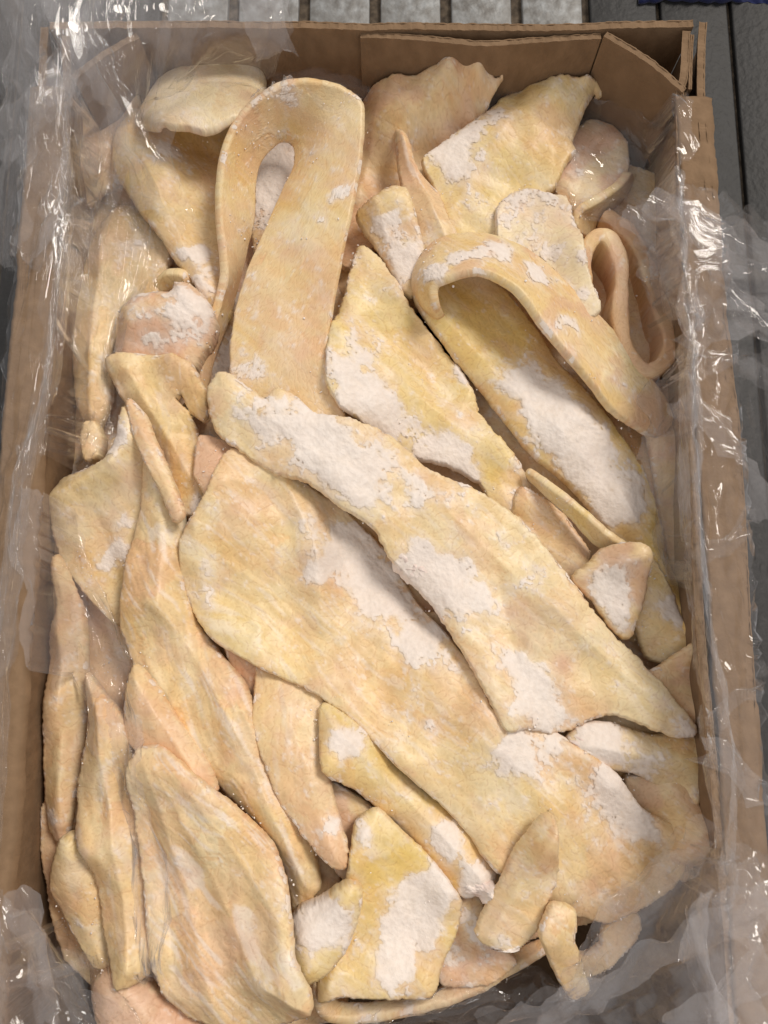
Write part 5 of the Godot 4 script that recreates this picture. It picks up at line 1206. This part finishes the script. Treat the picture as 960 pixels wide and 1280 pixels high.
	o = strip("hide_piece", "tan folded back edge below the bottom yellow slab", [-3.99, 15.4, 26.1, -3.57, 14.8, 26.6, -3.92, 14.8, 27.69, -3.17, 13.8, 27.28, -3.13, 14.2, 28.76, -2.54, 13.2, 28.01, -0.46, 14, 28.75, -0.47, 13, 28.26, 2.32, 13.8, 28.31, 2.36, 13, 27.73, 5.14, 13.6, 27.61, 4.76, 12.8, 26.53, 7.77, 13.4, 26.38, 7.19, 12.6, 25.71, 9.97, 13.2, 25.3, 9.66, 12.4, 24.87], {"t": 0.7, "tone": 0.4, "pale": 0.3, "frost": 0.15})
	o = sheet("hide_piece", "small yellow round piece with a frost band at the bottom centre", [-5.11, 22.62, -3.59, 21.6, -1.78, 20.49, -1.34, 21.65, -2.14, 24.07, -3.31, 25.37, -4.88, 25.8], {"t": 1.5, "tone": 0.7, "frost": 0.08, "smooth": 0.8, "crown": 0.7, "fp": [-3.79, 22.76, 1.18, 0.9, -2.91, 22.14, 1, 0.8]})
	o = sheet("hide_piece", "tan slab with frosted left end below the tip of the diagonal slab", [10.79, 13.19, 11.78, 12.03, 13.5, 12.04, 15.94, 12.76, 18.47, 12.82, 18.49, 16.65, 17.4, 15.82, 16.17, 15.37, 14.92, 14.74, 12.94, 14.52], {"t": 0.62, "tone": 0.35, "frost": 0.1, "lifts": [15.43, 13.23, 0.4, 2.27], "folds": [12.05, 13.23, 18.25, 14.39, 0.45, 1.09], "fp": [12.79, 12.99, 1.55, 1, 15.35, 14.62, 1, 0.5], "rise": [10.79, 13.19, 0, 11.78, 12.03, 0, 13.5, 12.04, 0, 15.94, 12.76, 0, 18.47, 12.82, 0.4, 18.49, 16.65, 0.4, 17.4, 15.82, 0, 16.17, 15.37, 0, 14.92, 14.74, 0, 12.94, 14.52, 0]})
	at["r34"] = o
	o = sheet("hide_piece", "narrow tan strip hard against the lower left liner", [-20.2, 1.89, -19.46, 3.16, -18.91, 5.05, -18.68, 7, -18.53, 11.89, -18.66, 15.66, -19.16, 19.09, -20.19, 18.09, -20.69, 14.74, -20.67, 10.88, -20.69, 7.01, -19.99, 4.85], {"t": 0.78, "tone": 0.22, "frost": 0.05, "stri": 0.5, "crown": 0.5, "gr": 90, "folds": [-20.15, 3.03, -19.24, 17.91, 0.4, 0.82], "fp": [-19.85, 17.45, 0.64, 0.7, -19.9, 10.41, 0.55, 0.3], "rise": [-20.2, 1.89, 0, -19.46, 3.16, 0, -18.91, 5.05, 0, -18.68, 7, 0, -18.53, 11.89, 0, -18.66, 15.66, 0, -19.16, 19.09, 0, -20.19, 18.09, 0, -20.69, 14.74, 0.2, -20.67, 10.88, 1.2, -20.69, 7.01, 0.1, -19.99, 4.85, 0]})
	o = sheet("hide_piece", "pale yellow rounded piece low in the bottom left corner", [-18.9, 18.62, -17.96, 18.4, -16.85, 20.99, -15.82, 25.81, -16.93, 25.88, -18.65, 23.33, -19.66, 21.41], {"t": 1.1, "tone": 0.6, "pale": 0.3, "frost": 0.05, "crown": 0.6})
	o = sheet("hide_piece", "tan bulge between the long bent strip and the fan shaped slab", [-15.16, 10.34, -14.85, 8.58, -13.7, 9.65, -12.1, 11.95, -10.3, 14.2, -9.69, 15.76, -11.54, 15.36, -13.88, 14.04, -15.06, 12.66], {"t": 0.78, "tone": 0.18, "frost": 0.04, "crown": 0.5, "folds": [-14.6, 9.42, -10.69, 14.89, 0.5, 1.27]})
	o = sheet("hide_piece", "reddish pink lump of meat at the bottom left", [-16.76, 26.98, -15.76, 25.93, -14.32, 26.37, -12.67, 27.45, -10.08, 29.23, -12.76, 29.56, -15.69, 29.34], {"t": 1.5, "tone": 0, "pink": 1.6, "frost": 0.05, "smooth": 0.9, "crown": 0.7})
	o = sheet("hide_piece", "tall tan strip under clinging film, left of the fan shaped slab", [-18.28, 9.05, -17.19, 10.17, -15.44, 11.71, -14.79, 14.59, -14.14, 18.69, -13.36, 23.09, -13.42, 25.74, -15, 26.44, -16.19, 23.33, -16.77, 20.37, -17.85, 18.27, -18, 15.67, -17.46, 12.18], {"t": 0.78, "tone": 0.3, "pale": 0.25, "frost": 0.05, "stri": 0.6, "crown": 0.6, "rest": 13.2, "gr": 80, "lifts": [-16.74, 18.56, 0.6, 1.82], "folds": [-16.97, 10.84, -14.3, 25.24, 0.55, 0.91]})
	o = sheet("hide_piece", "large fan shaped tan slab at the bottom left with fine grain", [-14.69, 14.73, -14.16, 13.38, -13.13, 13.21, -12.16, 13.68, -9.85, 15.52, -7.82, 17.16, -6.4, 18.64, -5.62, 20.37, -5.12, 22.6, -4.94, 24.29, -4.08, 26.02, -4.07, 27.15, -6.21, 28.33, -9.08, 28.5, -10.94, 28.13, -12.51, 26.75, -13.21, 24.74, -13.83, 20.58], {"t": 0.74, "tone": 0.25, "pale": 0.3, "frost": 0.03, "stri": 1.2, "crown": 0.3, "rest": 13.6, "gr": 48, "lifts": [-8.97, 21.29, 0.6, 5, -6.07, 20.45, 0.5, 2.27], "folds": [-12.88, 14.38, -6.6, 26.26, 0.35, 1.09, -13.44, 14.38, -9.56, 27.15, 0.35, 1, -12.21, 13.93, -5.58, 22.55, 0.3, 1.09, -13.81, 16.14, -11.82, 25.85, -0.5, 1, -6.4, 25.65, -4.13, 26.86, 0.6, 1], "fp": [-12.39, 20.02, 1.09, 0.4]})
	o = sheet("hide_piece", "small red tinged scrap under the left end of the biggest slab", [-11.6, -5.66, -9.85, -5.19, -9.03, -4.11, -9.79, -2.61, -10.78, -1.64, -11.73, -3.15], {"t": 0.6, "tone": 0.1, "pink": 1.2})
	o = sheet("hide_piece", "small yellow scrap wedged between the two large slabs at their lower ends", [5.62, 10.83, 7.24, 11.2, 7.57, 12.31, 6.23, 12.44, 5.41, 11.76], {"t": 0.6, "tone": 0.8, "pale": 0.2})
	o = sheet("hide_piece", "tan strip showing between the pink lump's strip and the long bent strip", [-15.87, -7.62, -14.79, -6.56, -13.38, -3.48, -12.06, -0.46, -12.53, 0.02, -13.76, -2.48, -15.18, -5.25], {"t": 0.6, "tone": 0.3, "pink": 0.4})
	o = sheet("hide_piece", "curved rim of rind below the dark hole at the bottom right", [10.36, 25.45, 12, 25.34, 12.84, 24.75, 13.2, 23.81, 14.73, 22.98, 15.16, 23.87, 14.2, 25.05, 12.87, 26.08, 10.91, 26.62], {"t": 0.6, "tone": 0.6, "pale": 0.4, "smooth": 0.8, "rest": 13})
	o = sheet("hide_piece", "large slab with a leaf shaped upper half, centre to lower right", [-12.35, 1.76, -11.9, 0.22, -10.74, -1.51, -10.14, -3.27, -9.41, -4.67, -6.67, -3.67, -4.8, -2.45, -2.55, -1.05, 0, 1.41, 2.03, 4.73, 3.97, 7.01, 5.42, 9.06, 6.18, 11.02, 7.5, 11.95, 9.89, 12.43, 11.27, 13.34, 13.48, 14.77, 15.17, 16.98, 17.87, 18.49, 17.73, 20.32, 16.75, 21.48, 15, 22.51, 13.35, 23.36, 12.05, 23.08, 10.71, 22.57, 8.29, 20.96, 6.49, 20.09, 5.09, 18.28, 3.26, 16.29, 0.94, 14.38, -1.41, 11.95, -3.76, 10.25, -7.39, 8.58, -10.44, 6.81, -11.94, 4.53], {"t": 0.7, "tone": 0.45, "pale": 0.3, "frost": 0.06, "stri": 0.7, "smooth": 0.6, "crown": 0.25, "rest": 13.7, "gr": 40, "lifts": [-8.94, -0.32, 1, 3.18, -5.42, 2.18, 0.8, 2.05, -4.67, -0.32, 0.45, 1.09, -4.05, 1.68, 0.5, 1.09, -3.82, 3.9, 0.5, 1.09, -4.19, 5.71, 0.35, 1, -2.56, 2.18, -0.35, 1.18, -1.47, 4.39, -0.45, 1.36, -0.99, 1.68, -0.7, 2.73, 1.95, 5.61, -0.5, 2.27, 9.75, 19, 0.8, 4.09, 16.25, 19, -0.5, 2.73], "folds": [-6.53, -3.63, -4.05, 1.68, 0.7, 1.36, -4.05, 1.68, -3.79, 5.85, 0.6, 1.36, -1.98, 0.18, 2.43, 5.61, -0.6, 2.36, 2.87, 10.84, 10.31, 16.33, 0.35, 2.05, 13.63, 15.66, 17.21, 18.56, 0.5, 1.36, -11.41, 0.18, -10.73, 5.12, 0.3, 1.36, 9.83, 16.78, 14.28, 21.18, 0.35, 1.82], "fp": [-1.98, 1.19, 2.09, 1, 0, 4.15, 2.09, 0.9, 1.94, 7.05, 1.36, 0.7, -4.17, 3.17, 0.64, 0.6, 2.91, 7.05, 1.55, 0.6, 7.57, 13.61, 1.55, 0.8, 13.17, 15.43, 1.64, 0.9, 14.44, 18.12, 1.55, 0.7, 9.47, 13.61, 1.36, 0.5, 2.15, 10.37, 1.36, 0.3, -10.76, 4.15, 1.36, 0.3, 2.86, 11.77, 0.82, 0.3, 15.45, 16.78, 1.14, 0.5]})
	o = sheet("hide_piece", "pale folded flap standing up near the bottom right of the pile", [9.35, 16.83, 9.43, 18.25, 9.58, 20.48, 8.48, 23.06, 7.24, 24.34, 5.94, 24, 5.28, 23.41, 6.64, 20.63, 7.67, 18.5, 8.82, 17], {"t": 0.7, "tone": 0.6, "pale": 0.45, "pink": 0.15, "frost": 0.03, "smooth": 0.4, "crown": 0.1, "rest": 14.4, "lifts": [9.39, 18.26, 1.6, 1.82, 7.15, 20.81, 0.5, 2.27], "folds": [9.51, 17.4, 5.84, 23.52, 0.7, 1.09], "fp": [7.07, 23.72, 0.91, 0.4]})
	at["m31"] = o
	o = sheet("hide_piece", "thin yellow strip hanging down below the folded flap", [9.36, 21.69, 10.49, 21.93, 10.48, 23.7, 11.49, 26.52, 10.65, 26.94, 9.91, 25.85, 8.62, 23.08], {"t": 0.7, "tone": 0.8, "frost": 0.1})
	o = sheet("hide_piece", "biggest pale slab lying diagonally across the pile, frosted along its upper end", [-10.81, -8.03, -10.1, -9.25, -8.87, -8.49, -7.98, -7.89, -7.28, -7.49, -6.66, -8.18, -5.53, -7.65, -4.33, -6.64, -1.97, -6.18, 0.5, -5.34, 3, -3.21, 5.47, -2.18, 8.35, -0.32, 10.38, 2.16, 11.93, 4.55, 13.47, 6.5, 15.39, 8.49, 16.72, 10.34, 18.17, 12.26, 17.27, 12.58, 15.01, 11.81, 13.29, 11.29, 10.38, 12.39, 8.38, 12.07, 7.11, 12.13, 6.15, 10.23, 4.57, 7.3, 3.16, 5.04, 1.86, 3.56, 0.49, 1.98, -0.49, 0.27, -2.43, -1, -4.63, -2.56, -6.6, -3.15, -8.84, -4.56, -10.38, -5.86], {"t": 0.78, "tone": 0.55, "pale": 0.55, "frost": 0.13, "stri": 0.5, "smooth": 0.75, "crown": 0.28, "rest": 14.6, "jag": 0.13, "gr": 42, "lifts": [3.88, 1.32, 0.5, 5.45, -9.01, -7.78, 0.3, 2.27, -1.98, -4.68, 0.3, 3.64], "folds": [3.91, -0.65, 10.06, 5.19, 0.35, 1.36, 10.06, 5.19, 15.07, 9.88, 0.4, 1.27, -9.53, -8.3, -2.46, -2.65, 0.3, 1.91, 6.77, 2.3, 8.03, 8.95, -0.25, 1.36], "fp": [-6.73, -6.48, 1.64, 0.6, -3.97, -5.45, 1.82, 0.9, -2.46, -3.16, 1.64, 0.7, 0, -2.65, 2.09, 0.5, 1.93, 3.02, 1.55, 1.3, 3.61, 3.99, 1.55, 1.1, 5.76, 4.71, 1.18, 0.7, 3.44, -2.15, 1.55, 0.4, 8.71, 9.88, 1.18, 1, 7.57, 8.49, 0.91, 0.7, 9.84, 11.48, 1.09, 0.8, 17.3, 11.94, 0.73, 0.4], "pk": [10.65, 8.49, 0.73, 0.9, 7.66, 5.43, 0.64, 0.6]})
	at["m15"] = o
	frost_lump(at["m15"], 1.98, 2.82, 1.82, 0.91, 0.45, 35)
	frost_lump(at["m15"], 4.05, 4.21, 1.09, 0.55, 0.35, 45)
	frost_lump(at["m19"], 5.67, 21.21, 1.18, 0.64, 0.55, 20)
	frost_lump(at["a1"], -12.58, -18.07, 1.18, 0.45, 0.4, 10)
	frost_lump(at["r16"], 14.69, 1.62, 0.64, 0.36, 0.4, 10)
	frost_lump(at["r34"], 12.2, 13.19, 1.18, 0.5, 0.35, 20)
	frost_lump(at["m31"], 6.99, 24.41, 0.91, 0.27, 0.3, -20)

func scatter_frost() -> void:
	# crumbs of frost lying on the pile, thickest where frost lies and along the crevices
	var rng := RandomNumberGenerator.new()
	rng.seed = 99
	var ball := SphereMesh.new()
	ball.radial_segments = 7
	ball.rings = 4
	ball.radius = 0.5
	ball.height = 0.9
	var m := StandardMaterial3D.new()
	m.albedo_color = Color(0.86, 0.79, 0.74).linear_to_srgb()
	m.roughness = 0.5
	var spots := []
	for k in 60000:
		var x := rng.randf_range(-19.5, 17.5)
		var z := rng.randf_range(-29.5, 29.5)
		var y := pile_at(x, z)
		var step_up := maxf(maxf(pile_at(x + 0.8, z), pile_at(x - 0.8, z)), maxf(pile_at(x, z + 0.8), pile_at(x, z - 0.8))) - y
		var want := 0.05 * smooth01(0.42, 0.6, nb.get_noise_2d(x * 0.7, z * 0.7) * 1.6)
		if step_up > 0.4:
			want += 0.5 * smooth01(0.0, 0.5, na.get_noise_2d(x * 1.4, z * 1.4) * 1.5)
		if rng.randf() < want * 0.45 and y > 12.0:
			var r := 0.02 + 0.06 * pow(rng.randf(), 3.0)
			var b := Basis.from_euler(Vector3(rng.randf() * 6.0, rng.randf() * 6.0, rng.randf() * 6.0)) * Basis.from_scale(Vector3(rng.randf_range(0.7, 1.4), rng.randf_range(0.6, 1.0), rng.randf_range(0.7, 1.4)) * r * 2.0 * S)
			spots.append(Transform3D(b, Vector3(x, y + r * 0.1, z) * S))
	ball.material = m
	var mm := MultiMesh.new()
	mm.transform_format = MultiMesh.TRANSFORM_3D
	mm.mesh = ball
	mm.instance_count = spots.size()
	for k in spots.size():
		mm.set_instance_transform(k, spots[k])
	var o := MultiMeshInstance3D.new()
	o.multimesh = mm
	o.name = "loose_frost"
	o.set_meta("kind", "stuff")
	tag(o, "loose white frost crumbs scattered over the hide and in its crevices", "frost")
	add_child(o)
